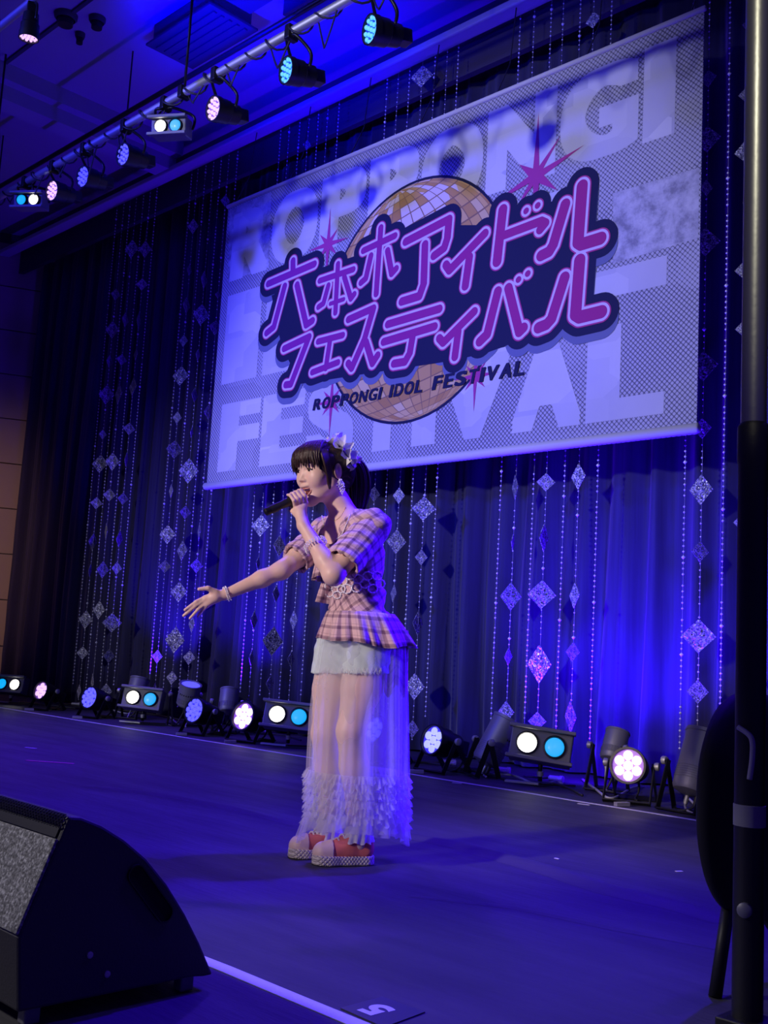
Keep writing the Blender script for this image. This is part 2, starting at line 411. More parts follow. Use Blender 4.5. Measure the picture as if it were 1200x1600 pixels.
# ---- mirror ball print
bc = np.array([2.545, 1.342]); br = 0.996
M['navy'] = flat_mat('print_navy', (0.012, 0.014, 0.05))
def disc(c, r, d, name, mat, parent, n=72):
    return MB().add([(c[0] + r*math.cos(2*math.pi*k/n), -d, c[1] + r*math.sin(2*math.pi*k/n)) for k in range(n)], [tuple(range(n))]).build(name, mat, parent)
disc(bc, br, 0.0012, 'ball_outline', M['navy'], fb)
m = flat_mat('print_mirror_ball', (0.6, 0.35, 0.12)); t = NT(m); tc = t.n('ShaderNodeTexCoord'); RB = br - 0.022
sx = t.n('ShaderNodeVectorMath', operation='SCALE'); sx.inputs['Scale'].default_value = 1/RB; t.l(tc.outputs['Object'], sx.inputs[0])
sp = t.n('ShaderNodeSeparateXYZ'); t.l(sx.outputs[0], sp.inputs[0])
r2 = t.math('ADD', t.math('MULTIPLY', sp.outputs[0], sp.outputs[0]), t.math('MULTIPLY', sp.outputs[2], sp.outputs[2]))
dz = t.math('SQRT', t.math('SUBTRACT', 1.0, r2, True)); cb = t.n('ShaderNodeCombineXYZ'); t.l(sp.outputs[0], cb.inputs[0]); t.l(dz, cb.inputs[1]); t.l(sp.outputs[2], cb.inputs[2])
vr = t.n('ShaderNodeVectorRotate', rotation_type='EULER_XYZ'); vr.inputs['Rotation'].default_value = (math.radians(3), math.radians(12), 0); t.l(cb.outputs[0], vr.inputs['Vector'])
sq = t.n('ShaderNodeSeparateXYZ'); t.l(vr.outputs[0], sq.inputs[0])
la = t.math('MULTIPLY', t.math('ARCSINE', sq.outputs[2]), 21/math.pi); lon = t.math('MULTIPLY', t.math('ARCTAN2', sq.outputs[0], sq.outputs[1]), 18/math.pi)
def gl(v_, w): return t.math('GREATER_THAN', t.math('ABSOLUTE', t.math('SUBTRACT', t.math('FRACT', v_), 0.5)), 0.5 - w)
line = t.math('MAXIMUM', gl(la, .05), gl(lon, .045))
cid = t.n('ShaderNodeCombineXYZ'); t.l(t.math('FLOOR', la), cid.inputs[0]); t.l(t.math('FLOOR', lon), cid.inputs[1])
wn = t.n('ShaderNodeTexWhiteNoise', noise_dimensions='2D'); t.l(cid.outputs[0], wn.inputs['Vector'])
dd = t.n('ShaderNodeVectorMath', operation='DISTANCE'); t.l(sx.outputs[0], dd.inputs[0]); dd.inputs[1].default_value = (-0.02, 0, 0.62)
pale = t.math('GREATER_THAN', t.math('SUBTRACT', t.math('ADD', wn.outputs[0], 0.45), t.math('MULTIPLY', dd.outputs['Value'], 1.6)), 0.45)
colr = t.ramp(wn.outputs[0], [(0.0, (0.50, 0.26, 0.08)), (0.35, (0.62, 0.36, 0.12)), (0.7, (0.70, 0.45, 0.17)), (1.0, (0.74, 0.56, 0.30))])
t.l(t.mix(line, t.mix(pale, colr, (0.78, 0.66, 0.60)), (0.30, 0.17, 0.09)), t.b.inputs['Base Color'])
ball = disc((0, 0), RB, 0.0, 'printed_ball', m, fb); ball.location = (bc[0], -0.0018, bc[1])

# ---- sparkle stars
M['star'] = flat_mat('print_magenta_star', (0.45, 0.05, 0.26))
def star(px, py, r, depth, arms, parent):
    c = bpt(px, py); P = []
    for k, (ang, ln) in enumerate(arms):
        a = math.radians(ang); nxt = math.radians((ang + arms[(k+1) % len(arms)][0] + (360 if k == len(arms)-1 else 0)) / 2)
        P.append((c[0] + r*ln*math.cos(a), -depth, c[1] + r*ln*math.sin(a)))
        P.append((c[0] + r*0.17*math.cos(nxt), -depth, c[1] + r*0.17*math.sin(nxt)))
    n = len(P); P.append((c[0], -depth, c[1]))
    MB().add(P, [(n, i, (i+1) % n) for i in range(n)]).build('printed_star', M['star'], parent)
A8 = [(0, .8), (45, .5), (90, 1.0), (135, .5), (180, .8), (225, .5), (270, 1.0), (315, .5)]
star(513, 382, 0.33, 0.0030, A8, fb); star(838, 275, 0.42, 0.0030, [(15, 1.0), (50, .75), (90, 1.15), (140, .5), (195, 1.0), (230, .6), (270, .9), (320, .6)], fb)
star(518, 628, 0.30, 0.0030, A8, fb); star(743, 588, 0.27, 0.0030, A8, fb)

# ---- logo strokes
def c5(x, y): return (400 + x / 4.0, 260 + y / 4.0)
def c6(x, y): return (660 + x / 3.871, 220 + y / 3.871)
ST = []          # (points in print metres, half width)
def S(r, conv, *pts): ST.append(([np.array(bpt(*conv(*p))) for p in pts], r))
r1 = 0.034
S(r1, c5, (235, 592), (235, 665)); S(r1, c5, (80, 735), (368, 612)); S(r1, c5, (183, 750), (115, 1005), (70, 1042)); S(r1, c5, (260, 742), (318, 992), (356, 966))
r1 = 0.028
S(r1, c5, (402, 716), (612, 645)); S(r1, c5, (516, 612), (500, 915)); S(r1, c5, (456, 745), (425, 858), (394, 880)); S(r1, c5, (556, 692), (597, 828), (618, 800)); S(0.02, c5, (468, 860), (552, 832))
r1 = 0.030
S(r1, c5, (675, 528), (872, 435)); S(r1, c5, (784, 385), (755, 798)); S(r1, c5, (722, 560), (690, 702), (660, 728)); S(r1, c5, (826, 528), (852, 672), (880, 640))
r1 = 0.036
ST.append(([np.array(bpt(635, 378)), np.array(bpt(702.5, 343)), np.array(bpt(700, 372)), np.array(bpt(695, 388)), np.array(bpt(679, 400))], r1))
S(r1, c5, (1060, 490), (1052, 735), (1025, 812), (915, 846))
S(r1, c6, (382, 562), (168, 784), (146, 752)); S(r1, c6, (288, 705), (263, 880))
r1 = 0.042
S(r1, c6, (490, 418), (455, 732)); S(0.034, c6, (500, 572), (722, 488), (748, 500), (715, 540)); S(0.024, c6, (630, 427), (632, 425)); S(0.024, c6, (700, 394), (702, 392))
S(r1, c6, (868, 386), (795, 630), (770, 672), (722, 696)); S(0.046, c6, (970, 275), (945, 615), (965, 628), (1082, 592))
r1 = 0.033
S(r1, c5, (180, 1140), (336, 1066), (222, 1362), (190, 1366)); S(r1 - .004, c5, (392, 1096), (546, 1056)); S(r1 - .004, c5, (468, 1080), (440, 1262)); S(r1 - .004, c5, (356, 1288), (516, 1226))
S(r1, c5, (582, 958), (738, 888), (682, 1080), (602, 1262), (580, 1232)); S(r1, c5, (692, 1100), (732, 1232), (764, 1182))
r1 = 0.034
S(r1, c5, (828, 988), (1150, 892)); S(r1, c5, (802, 1098), (1120, 1002)); S(r1, c5, (985, 1052), (965, 1168), (935, 1222), (866, 1234))
S(r1, c6, (318, 1034), (130, 1222), (106, 1196)); S(r1, c6, (220, 1155), (200, 1308))
r1 = 0.038
S(r1, c6, (460, 912), (395, 1172), (350, 1216)); S(r1, c6, (524, 892), (590, 1158), (616, 1132)); S(0.024, c6, (584, 842), (586, 840)); S(0.024, c6, (640, 806), (642, 804))
S(r1 + .004, c6, (864, 828), (785, 1078), (755, 1112), (706, 1132)); S(0.046, c6, (955, 724), (930, 1052), (955, 1068), (1086, 1036))
def stroke_layer(extra, depth, name, mat, shift=(0, 0), fill=None, parent=None):
    mb = MB(); k = 14
    for pts, r in ST:
        R_ = r + extra; P = [p + np.array(shift) for p in pts]
        for a, b in zip(P[:-1], P[1:]):
            d = b - a; ang = math.atan2(d[1], d[0])
            ring = [(a[0] + R_*math.cos(ang + math.pi/2 + math.pi*i/k), -depth, a[1] + R_*math.sin(ang + math.pi/2 + math.pi*i/k)) for i in range(k+1)]
            ring += [(b[0] + R_*math.cos(ang - math.pi/2 + math.pi*i/k), -depth, b[1] + R_*math.sin(ang - math.pi/2 + math.pi*i/k)) for i in range(k+1)]
            depth += 0.0000035
            mb.add(ring, [tuple(range(len(ring)))])
    if fill:
        for poly in fill:
            mb.add([(bpt(*p)[0] + shift[0], -depth, bpt(*p)[1] + shift[1]) for p in poly], [tuple(range(len(poly)))])
    return mb.build(name, mat, parent)
FILL = [[(425, 462), (520, 420), (640, 372), (700, 352), (760, 352), (905, 300), (925, 390), (928, 490), (760, 552), (700, 565), (600, 580), (470, 600), (440, 540)]]
M['slate'] = flat_mat('print_slate_shadow', (0.16, 0.18, 0.30)); M['rose'] = flat_mat('print_rose_edge', (0.50, 0.05, 0.20))
M['lilac'] = flat_mat('print_lilac_line', (0.74, 0.60, 0.78))
m = flat_mat('print_magenta', (0.42, 0.03, 0.34)); t = NT(m); tc = t.n('ShaderNodeTexCoord'); sp = t.n('ShaderNodeSeparateXYZ'); t.l(tc.outputs['Object'], sp.inputs[0])
t.l(t.mix(t.ramp(t.math('MULTIPLY', sp.outputs[0], 0.22), [(0.15, 0.0), (0.75, 1.0)]), (0.27, 0.025, 0.27), (0.40, 0.03, 0.20)), t.b.inputs['Base Color']); M['magenta'] = m
stroke_layer(0.088, 0.0036, 'logo_drop_edge', M['slate'], (0.0, -0.055), None, fb)
lg = stroke_layer(0.088, 0.0046, 'logo_backing', M['navy'], fill=FILL, parent=fb)
stroke_layer(0.029, 0.0056, 'logo_rose_edge', M['rose'], parent=lg)
stroke_layer(0.019, 0.0066, 'logo_lilac_line', M['lilac'], parent=lg)
stroke_layer(0.000, 0.0076, 'logo_magenta_strokes', M['magenta'], parent=lg)
# ---- small English line
a = np.array(bpt(489, 642)); b = np.array(bpt(819, 586))
sh_ = 0.022
for word, t0, t1, h0 in (('ROPPONGI', 0.0, 0.365, .098), ('IDOL', 0.405, 0.565, .102), ('FESTIVAL', 0.610, 1.0, .108)):
    wts = [0.36 if c == 'I' else (0.86 if c in 'FELT' else 1.0) for c in word]; tot = sum(wts) + 0.16*(len(word) - 1); x = t0
    for c, w in zip(word, wts):
        x1 = x + (t1 - t0)*w/tot; p0, p1 = a + (b - a)*x, a + (b - a)*x1
        letter_into(c, [p0, p1, p1 + np.array([sh_, h0]), p0 + np.array([sh_, h0])], 0.0086, 0.045, 'printed_letter', M['navy'], fb)
        x = x1 + (t1 - t0)*0.16/tot
blk = principled('banner_photo_block', (0.5, 0.5, 0.56), 0.7, spec=0.2); t = NT(blk); tc = t.n('ShaderNodeTexCoord'); nz = t.n('ShaderNodeTexNoise', i_Scale=7, i_Detail=6, i_Roughness=0.7); t.l(tc.outputs['Object'], nz.inputs['Vector'])
t.l(t.ramp(nz.outputs[0], [(0.38, (0.26, 0.26, 0.32)), (0.5, (0.46, 0.46, 0.53)), (0.6, (0.58, 0.58, 0.64))]), t.b.inputs['Base Color'])
for quad in ([(958, 412), (1091, 372), (1093, 262), (958, 302)], [(356, 440), (420, 418), (424, 300), (358, 328)]):
    MB().add([(bpt(*q)[0], -0.0003, bpt(*q)[1]) for q in quad], [(0, 1, 2, 3)]).build('printed_photo_block', blk, fb)
# ------------------------------------------------------------------ hanging bead strands and glitter plates
GY, GTOP = 6.13, 5.79
m = principled('silver_glitter', (0.5, 0.5, 0.55), 0.35, 0.25, spec=0.6); t = NT(m)
tc = t.n('ShaderNodeTexCoord'); vo = t.n('ShaderNodeTexVoronoi', i_Scale=26.0); t.l(tc.outputs['Object'], vo.inputs['Vector'])
sc_ = t.n('ShaderNodeSeparateColor'); t.l(vo.outputs['Color'], sc_.inputs[0])
oi = t.n('ShaderNodeObjectInfo')
lv = t.ramp(sc_.outputs[0], [(0.0, (0.07, 0.07, 0.10)), (0.4, (0.20, 0.20, 0.25)), (0.65, (0.55, 0.55, 0.60)), (0.85, (0.95, 0.95, 0.97))])
dk = t.mix(t.math('MULTIPLY', oi.outputs['Random'], 0.5), lv, (0.05, 0.05, 0.10))
t.l(dk, t.b.inputs['Base Color'])
nm = t.n('ShaderNodeVectorMath', operation='SUBTRACT'); t.l(vo.outputs['Color'], nm.inputs[0]); nm.inputs[1].default_value = (0.5, 0.5, 0.5)
ns = t.n('ShaderNodeVectorMath', operation='SCALE'); t.l(nm.outputs[0], ns.inputs[0]); ns.inputs['Scale'].default_value = 1.1
ge = t.n('ShaderNodeNewGeometry'); na = t.n('ShaderNodeVectorMath', operation='ADD'); t.l(ge.outputs['Normal'], na.inputs[0]); t.l(ns.outputs[0], na.inputs[1])
nn = t.n('ShaderNodeVectorMath', operation='NORMALIZE'); t.l(na.outputs[0], nn.inputs[0]); t.l(nn.outputs[0], t.b.inputs['Normal'])
M['glitter'] = m
M['bead'] = principled('crystal_bead', (0.85, 0.85, 0.9), 0.15, 0.0, spec=1.0)
M['thread'] = principled('nylon_thread', (0.30, 0.30, 0.36), 0.4)
_ms = [('diamond_plate', MB())]
pl = MB()
for s_ in (1, -1): pass
E2 = 0.0022; B_ = 0.93
pv = [(0, -E2, .5), (.5, -E2, 0), (0, -E2, -.5), (-.5, -E2, 0), (0, E2, .5), (.5, E2, 0), (0, E2, -.5), (-.5, E2, 0)]
pl.add(pv, [(0, 3, 2, 1), (4, 5, 6, 7), (0, 1, 5, 4), (1, 2, 6, 5), (2, 3, 7, 6), (3, 0, 4, 7)])
PLATE = pl.mesh('diamond_plate'); PLATE.materials.append(M['glitter'])
def strand_x(px, py): return float(on_y(px, py, GY)[0])
CL = {  # cluster: reference row and the image columns of its first and last strand there
 'A': ((117.0, 1045), (179.4, 1045), 7), 'B': ((234.4, 1045), (307.5, 1045), 7), 'C': ((377.0, 1062), (471.0, 1062), 7),
 'D': ((570.0, 742), (685.0, 742), 7), 'E': ((786.0, 722), (933.0, 722), 7), 'F': ((1069.0, 765), (1160.0, 765), 4)}
WHERE = {'A': 'in the leftmost cluster', 'B': 'just left of the banner', 'C': 'left of the singer',
         'D': 'behind the singer\'s back', 'E': 'above the brightest twin floodlight', 'F': 'beside the metal mast'}
DI = {'A': {1: [(174, 516, 22, 29), (170, 565, 10, 20), (166, 617, 25, 32), (160, 679, 12, 16), (155, 725, 25, 29), (152, 786, 19, 19), (146, 846, 14, 25), (141, 891, 5, 20), (133, 968, 21, 29), (127, 1020, 18, 20), (121, 1080, 6, 22), (176, 462, 15, 20)],
            3: [(204, 390, 22, 32), (195, 500, 11, 25), (191, 562, 16, 19), (186, 615, 10, 35), (178, 721, 22, 29), (175, 773, 20, 20), (169, 830, 4, 27), (161, 890, 19, 27), (156, 953, 18, 29), (146, 1067, 4, 30)],
            5: [(226, 390, 20, 28), (221, 445, 19, 20), (216, 502, 7, 28), (212, 554, 6, 20), (208, 604, 11, 30), (202, 670, 19, 20), (199, 718, 6, 23), (194, 779, 17, 19), (188, 842, 10, 26), (184, 888, 16, 20), (175, 973, 30, 30), (172, 1025, 18, 21), (166, 1080, 19, 24)]},
      'B': {1: [(299, 355, 18, 26), (297, 422, 8, 18), (292, 477, 12, 27), (289, 532, 14, 20), (284, 587, 26, 32), (280, 652, 14, 20), (275, 702, 27, 29), (270, 767, 6, 22), (264, 835, 25, 30), (262, 885, 20, 20), (248, 1026, 16, 21), (243, 1077, 6, 20)],
            3: [(320, 437, 10, 30), (314, 492, 27, 35), (312, 554, 7, 19), (306, 617, 10, 25), (302, 675, 4, 18), (300, 735, 31, 41), (294, 800, 18, 21), (289, 860, 16, 32), (283, 925, 26, 32), (277, 1000, 30, 41), (271, 1059, 17, 21)],
            5: [(327, 325, 16, 20), (331, 464, 9, 11), (337, 512, 20, 24), (331, 643, 15, 24), (318, 830, 4, 30), (313, 884, 20, 22), (306, 975, 10, 27), (302, 1028, 19, 22)]},
      'C': {1: [(415, 752, 16, 22), (412, 821, 29, 35), (406, 880, 6, 20), (400, 969, 11, 29), (395, 1028, 7, 22), (391, 1103, 18, 24)],
            3: [(509, 214, 14, 18), (438, 853, 19, 34), (432, 928, 11, 27), (427, 1002, 32, 45), (422, 1068, 12, 22)],
            5: [(461, 969, 12, 31), (457, 1030, 11, 23)]},
      'D': {1: [(586, 772, 19, 23)], 3: [(659, 120, 37, 40), (629, 774, 19, 26), (626, 846, 31, 39), (621, 927, 9, 28)],
            5: [(658, 795, 38, 39), (652, 871, 20, 25), (647, 974, 16, 36), (642, 1072, 31, 41), (636, 1138, 20, 27)]},
      'E': {1: [(807, 761, 9, 40), (803, 847, 5, 25), (800, 932, 33, 44), (797, 1026, 12, 26), (794, 1113, 25, 34)],
            3: [(859, 753, 29, 29), (856, 840, 14, 44), (854, 929, 44, 45), (852, 1038, 37, 59), (850, 1128, 29, 28)],
            5: [(934, 29, 25, 30), (910, 744, 22, 42), (904, 930, 15, 41), (903, 1019, 21, 30), (902, 1121, 17, 48)]},
      'F': {1: [(1113, 121, 26, 30), (1111, 216, 43, 45), (1110, 292, 20, 28), (1111, 376, 47, 47), (1107, 571, 45, 49), (1103, 669, 28, 33), (1098, 765, 36, 49), (1097, 862, 26, 32), (1097, 994, 52, 52), (1094, 1081, 32, 36)],
            3: [(1161, 45, 22, 26), (1168, 149, 32, 32), (1168, 236, 42, 45), (1163, 318, 14, 14), (1164, 423, 36, 36), (1164, 514, 32, 32), (1157, 727, 18, 18), (1156, 817, 30, 30), (1152, 1046, 14, 22)]}}
ORD = ['first', 'second', 'third', 'fourth']
OCT = [(1,0,0),(-1,0,0),(0,1,0),(0,-1,0),(0,0,1),(0,0,-1)]; OCF = [(0,2,4),(2,1,4),(1,3,4),(3,0,4),(2,0,5),(1,2,5),(3,1,5),(0,3,5)]
for ck, (p0, p1, n) in CL.items():
    x0, x1 = strand_x(*p0), strand_x(*p1)
    for i in range(n):
        x = x0 + (x1 - x0) * i / (n - 1) + RNG.uniform(-0.015, 0.015)
        zb = 0.20 + RNG.uniform(-0.06, 0.16)
        plates = sorted([(float(on_y(a, b, GY)[2]), w, h) for a, b, w, h in DI[ck].get(i, [])], reverse=True) if i % 2 else []
        dep = cam_depth((x, GY, 2.0))
        if plates: zb = min(zb, plates[-1][0] - 0.5 * plates[-1][2] * dep / F_PX - 0.02)
        zb = max(zb, 0.06)
        kind = 'plate_garland' if i % 2 else 'bead_strand'
        g = empty(kind, (x, GY, zb))
        k = ORD[i // 2]
        if i % 2: tag(g, '%s strand of glitter diamonds counted from the left %s' % (k, WHERE[ck]), 'garland', 'diamond plate garlands on the curtain')
        else: tag(g, '%s plain bead strand counted from the left %s' % (k, WHERE[ck]), 'bead strand', 'plain bead strands on the curtain')
        MB().tube([(0, 0, 0), (0.004, 0, (GTOP - zb) * 0.5), (0, 0, GTOP - zb)], 0.0016, 4).build('thread', M['thread'], g)
        spans = [(pz - zb - 0.5*h*dep/F_PX, pz - zb + 0.5*h*dep/F_PX) for pz, w, h in plates]
        mb = MB(); z = 0.01; big = RNG.integers(14, 34); c = 0
        while z < GTOP - zb - 0.02:
            c += 1
            r = 0.0074 + RNG.uniform(-0.0012, 0.0012) + (0.002 if i % 2 == 0 else 0.0)
            if c % int(big) == 0: r = 0.016
            if not any(a - 0.004 < z < b + 0.004 for a, b in spans) and RNG.random() > 0.06:
                mb.add([(vx*r, vy*r, z + vz*r) for vx, vy, vz in OCT], OCF)
            z += 0.036 if i % 2 == 0 else 0.042
        b_ = mb.build('beads', M['bead'], g, smooth=True); b_['kind'] = 'stuff'
        for pz, w, h in plates:
            hm = h * dep / F_PX * 1.0; W = hm if w > 0.8*h else max(w * dep / F_PX, 0.78 * hm)
            ang = math.acos(min(1.0, (w * dep / F_PX) / W)) * (1 if RNG.random() < 0.5 else -1)
            view = math.atan2(-GY, -x)      # direction from the strand towards the audience side the photo was taken from
            o = link_mesh('diamond_plate', PLATE, None, g)
            o.location = (0, -0.004, pz - zb); o.scale = (W, 1.0, hm)
            o.rotation_euler = (RNG.uniform(-0.05, 0.05), RNG.uniform(-0.03, 0.03), view + math.pi/2 + ang)
# ------------------------------------------------------------------ stage lamps
def emissive(name, color, strength, base=(0.3, 0.3, 0.35)):
    return principled(name, base, 0.3, emit=color, estr=strength)
LED = {'violet': emissive('led_violet_white', (0.80, 0.48, 1.0), 0.6), 'blue': emissive('led_blue', (0.06, 0.06, 1.0), 0.8), 'ice': emissive('led_ice_blue', (0.05, 0.40, 1.0), 0.7),
       'mixed': emissive('led_pale_blue', (0.42, 0.45, 1.0), 0.55), 'white': emissive('lamp_white', (1.0, 0.95, 0.88), 3.0), 'cyan': emissive('lamp_cyan', (0.0, 0.32, 0.75), 0.62), 'hot': emissive('led_hot_white', (1.0, 0.78, 0.95), 1.1)}
RIM = {'violet': principled('lens_plate_violet', (0.20, 0.12, 0.30), 0.4, emit=(0.35, 0.10, 0.8), estr=0.14), 'blue': principled('lens_plate_blue', (0.05, 0.05, 0.3), 0.4, emit=(0.02, 0.01, 1.0), estr=0.25),
       'ice': principled('lens_plate_ice', (0.03, 0.06, 0.3), 0.4, emit=(0.0, 0.03, 1.0), estr=0.18), 'mixed': principled('lens_plate_mixed', (0.08, 0.08, 0.3), 0.4, emit=(0.05, 0.03, 1.0), estr=0.35),
       'hot': principled('lens_plate_hot', (0.35, 0.2, 0.5), 0.4, emit=(0.35, 0.10, 0.8), estr=0.25)}
def horiz(v): v = Vector((v[0], v[1], 0)); return v.normalized()
def par_head(root, c, d, color, R=0.10, L=0.24, rings=((0, 1), (0.55, 6)), lens=0.3, roll=0.0):
    """a par can: c = centre of the lens plate in root space, d = facing direction"""
    d = Vector(d).normalized(); A = aim(d); c = Vector(c)
    b = MB(); b.lathe([(R*0.55, -L), (R*0.80, -L*0.93), (R*0.86, -L*0.55), (R*0.97, -L*0.5), (R, -0.03), (R*1.06, -0.028), (R*1.06, 0.012), (R*0.94, 0.012), (R*0.92, -0.012)], 28, A, c)
    body = b.build('lamp_body', M['black_metal'], root, smooth=True, angle=35)
    MB().lathe([(R*0.92, -0.014), (R*0.92, -0.006)], 28, A, c).build('lens_plate', RIM[color], body, smooth=True, angle=35)
    for q, cnt in rings:
        for k in range(cnt):
            a = 2*math.pi*k/max(cnt, 1) + roll + q
            p = c + A @ Vector((R*q*math.cos(a), R*q*math.sin(a), 0.0))
            e = MB(); e.lathe([(R*lens, -0.008), (R*lens*0.9, 0.002), (R*lens*0.5, 0.007), (R*lens*0.1, 0.008)], 10, A, p)
            e.build('led_lens', LED[color], body, smooth=True)
    k = MB(); k.box(c - d*(L + 0.03), (R*1.0, R*1.0, 0.07), A); k.build('rear_box', M['black'], root, bevel=0.006)
    return body
def fixture_stand(root, c, d, floor_drop, R, spread=(0.5, -0.65)):
    """double yoke whose two flat arms are opened to form floor legs"""
    d = horiz(d); s = Vector((-d.y, d.x, 0)); c = Vector(c) - d * 0.09
    for ang in spread:
        y = MB(); dirv = (Vector((0, 0, -1)) * math.cos(ang) + d * math.sin(ang)).normalized()
        ln = (floor_drop) / math.cos(ang)
        for sd in (-1, 1):
            a = c + s * sd * (R + 0.022 + (0.012 if ang > 0 else 0)); b_ = a + dirv * (ln - 0.012)
            mid = (a + b_) / 2; Mx = Matrix((s, d.cross(s).cross(s) if False else dirv.cross(s), dirv)).transposed()
            y.box(mid, (0.006, 0.035, ln), Mx)
        a = c + dirv * (ln - 0.012); y.box(a, (2*R + 0.06, 0.035, 0.008), Matrix((s, dirv.cross(s), dirv)).transposed())
        y.build('yoke_arm', M['black_metal'], root)
    for sd in (-1, 1):
        MB().lathe([(0.02, 0), (0.024, 0.01), (0.024, 0.025), (0.012, 0.03)], 10, aim(s * sd), c + s * sd * (R + 0.035)).build('clamp_knob', M['steel'], root, smooth=True, angle=40)
def base_of(px, py, Y):
    p = on_y(px, py, Y); return p
def floor_par(px, py, Y, color, face, R, label, elev=18, glow=None, rings=((0, 1), (0.58, 6)), lens=0.29, L=0.24):
    p = on_y(px, py, Y); root = empty('par_can', (p[0], p[1], 0.0))
    tag(root, label, 'stage lamp', 'par cans standing along the back of the stage')
    f = horiz(face); d = (f * math.cos(math.radians(elev)) + Vector((0, 0, 1)) * math.sin(math.radians(elev)))
    c = Vector((0, 0, float(p[2])))
    par_head(root, c, d, color, R, L, rings, lens)
    fixture_stand(root, c, f, float(p[2]) - 0.004, R)
    # a silver strap end on the floor and the cable tail
    MB().box(Vector((0, 0, 0.014)) + f * 0.13, (0.03, 0.09, 0.022), rotz(math.atan2(f.y, f.x) + 0.9)).build('foot_plate', M['steel'], root)
    cc = c - d * (L + 0.05); pts = [cc, cc - f*0.02 - Vector((0, 0, 0.05)), cc + f*0.01 + Vector((0.01, 0, 0.05 - cc.z)), cc + f*0.06 + Vector((0.0, 0.0, 0.012 - cc.z)), cc + f*0.14 + Vector((0.03, 0.0, 0.012 - cc.z))]
    MB().tube(smooth_path(pts), 0.007, 6).build('power_lead', M['cable'], root, smooth=True)
    if glow:
        gl = spot('par_beam', p + np.array(d) * 0.05, p + np.array(d), glow[0], glow[1], glow[2], 0.8, 0.06)
    return root
def smooth_path(pts, n=8):
    P = [Vector(p) for p in pts]; out = []
    for i in range(len(P) - 1):
        a = P[max(i-1, 0)]; b = P[i]; c = P[i+1]; d = P[min(i+2, len(P)-1)]
        for k in range(n):
            s = k / n
            out.append(0.5 * ((2*b) + (c - a)*s + (2*a - 5*b + 4*c - d)*s*s + (-a + 3*b - 3*c + d)*s**3))
    out.append(P[-1]); return out
def uplight(px, py, Y, R, L, label, lean=(0.1, 0.35), glow=None):
    """a par can seen from behind, leaning back to throw its light up the curtain"""
    p = on_y(px, py, Y); root = empty('uplight_can', (p[0], p[1], 0.0)); tag(root, label, 'stage lamp', 'uplights throwing light on the curtain')
    d = Vector((lean[0], lean[1], 1.0)).normalized(); A = aim(d); c = Vector((0, 0, float(p[2])))
    b = MB(); b.lathe([(R*0.5, -L*0.5), (R*0.9, -L*0.46), (R, -L*0.40), (R, L*0.44), (R*1.05, L*0.45), (R*1.05, L*0.5), (R*0.9, L*0.5), (R*0.88, L*0.44)], 24, A, c)
    body = b.build('lamp_body', M['grey_label'], root, smooth=True, angle=35)
    for k in range(6):
        MB().lathe([(R*1.015, L*(-0.3 + 0.035*k)), (R*1.015, L*(-0.3 + 0.035*k) + 0.006)], 24, A, c).build('cooling_rib', M['housing'], body)
    MB().lathe([(R*0.86, L*0.455), (R*0.86, L*0.46)], 24, A, c).build('lens', LED['blue'], body)
    for k in range(8):
        a = math.radians(-160 + k*12); q = c + A @ Vector((R*1.01*math.cos(a), R*1.01*math.sin(a), L*0.1))
        MB().box(q, (0.006, 0.006, 0.012), A).build('vent_slot', M['black'], body)
    fixture_stand(root, c, (d.x, d.y, 0), float(p[2]) - 0.004, R, (0.28, -0.34))
    for sx in (-0.03, 0.03):
        q = c + A @ Vector((sx, -R*0.3, -L*0.5)); e = MB(); e.tube(smooth_path([q, q - d*0.05, Vector((q.x + sx, q.y - 0.06, 0.02)), Vector((q.x + 3*sx, q.y - 0.10, 0.012))]), [0.013]*8 + [0.007]*17, 8)
        e.build('power_lead', M['steel'] if sx > 0 else M['cable'], root, smooth=True)
    if glow: spot('curtain_uplight', p + np.array(d) * (L*0.5 + 0.03), p + np.array(d) * 2, glow[0], glow[1], glow[2], 0.9, 0.06)
    return root
def twin_head(root, c, d, colors, W=0.37, Hh=0.20, lens=0.058, spread=0.16, tilt=0.0):
    d = Vector(d).normalized(); s = Vector((0, 0, 1)).cross(d).normalized(); u = d.cross(s)
    s, u = (s*math.cos(tilt) + u*math.sin(tilt)), (u*math.cos(tilt) - s*math.sin(tilt))
    A = Matrix((s, u, d)).transposed(); c = Vector(c)
    b = MB(); b.box(c - d*0.07, (W, Hh, 0.13), A); hs = b.build('housing', M['housing'], root, bevel=0.008)
    for v_ in (-1, 1):
        MB().box(c + u * v_ * (Hh/2 - 0.008) + d*0.02, (W + 0.03, 0.022, 0.05), A).build('barn_door_rail', M['housing'], hs, bevel=0.004)
    for sd, col in ((-1, colors[0]), (1, colors[1])):
        p = c + s * sd * spread/2 * 1.0
        MB().lathe([(lens*1.2, -0.01), (lens*1.2, 0.012), (lens*1.04, 0.014), (lens*1.02, 0.0)], 24, A, p).build('bezel', M['black_metal'], hs, smooth=True, angle=40)
        MB().lathe([(lens, -0.002), (lens*0.95, 0.008), (lens*0.6, 0.016), (lens*0.1, 0.019)], 24, A, p).build('lens', LED[col], hs, smooth=True)
    return hs, s, u
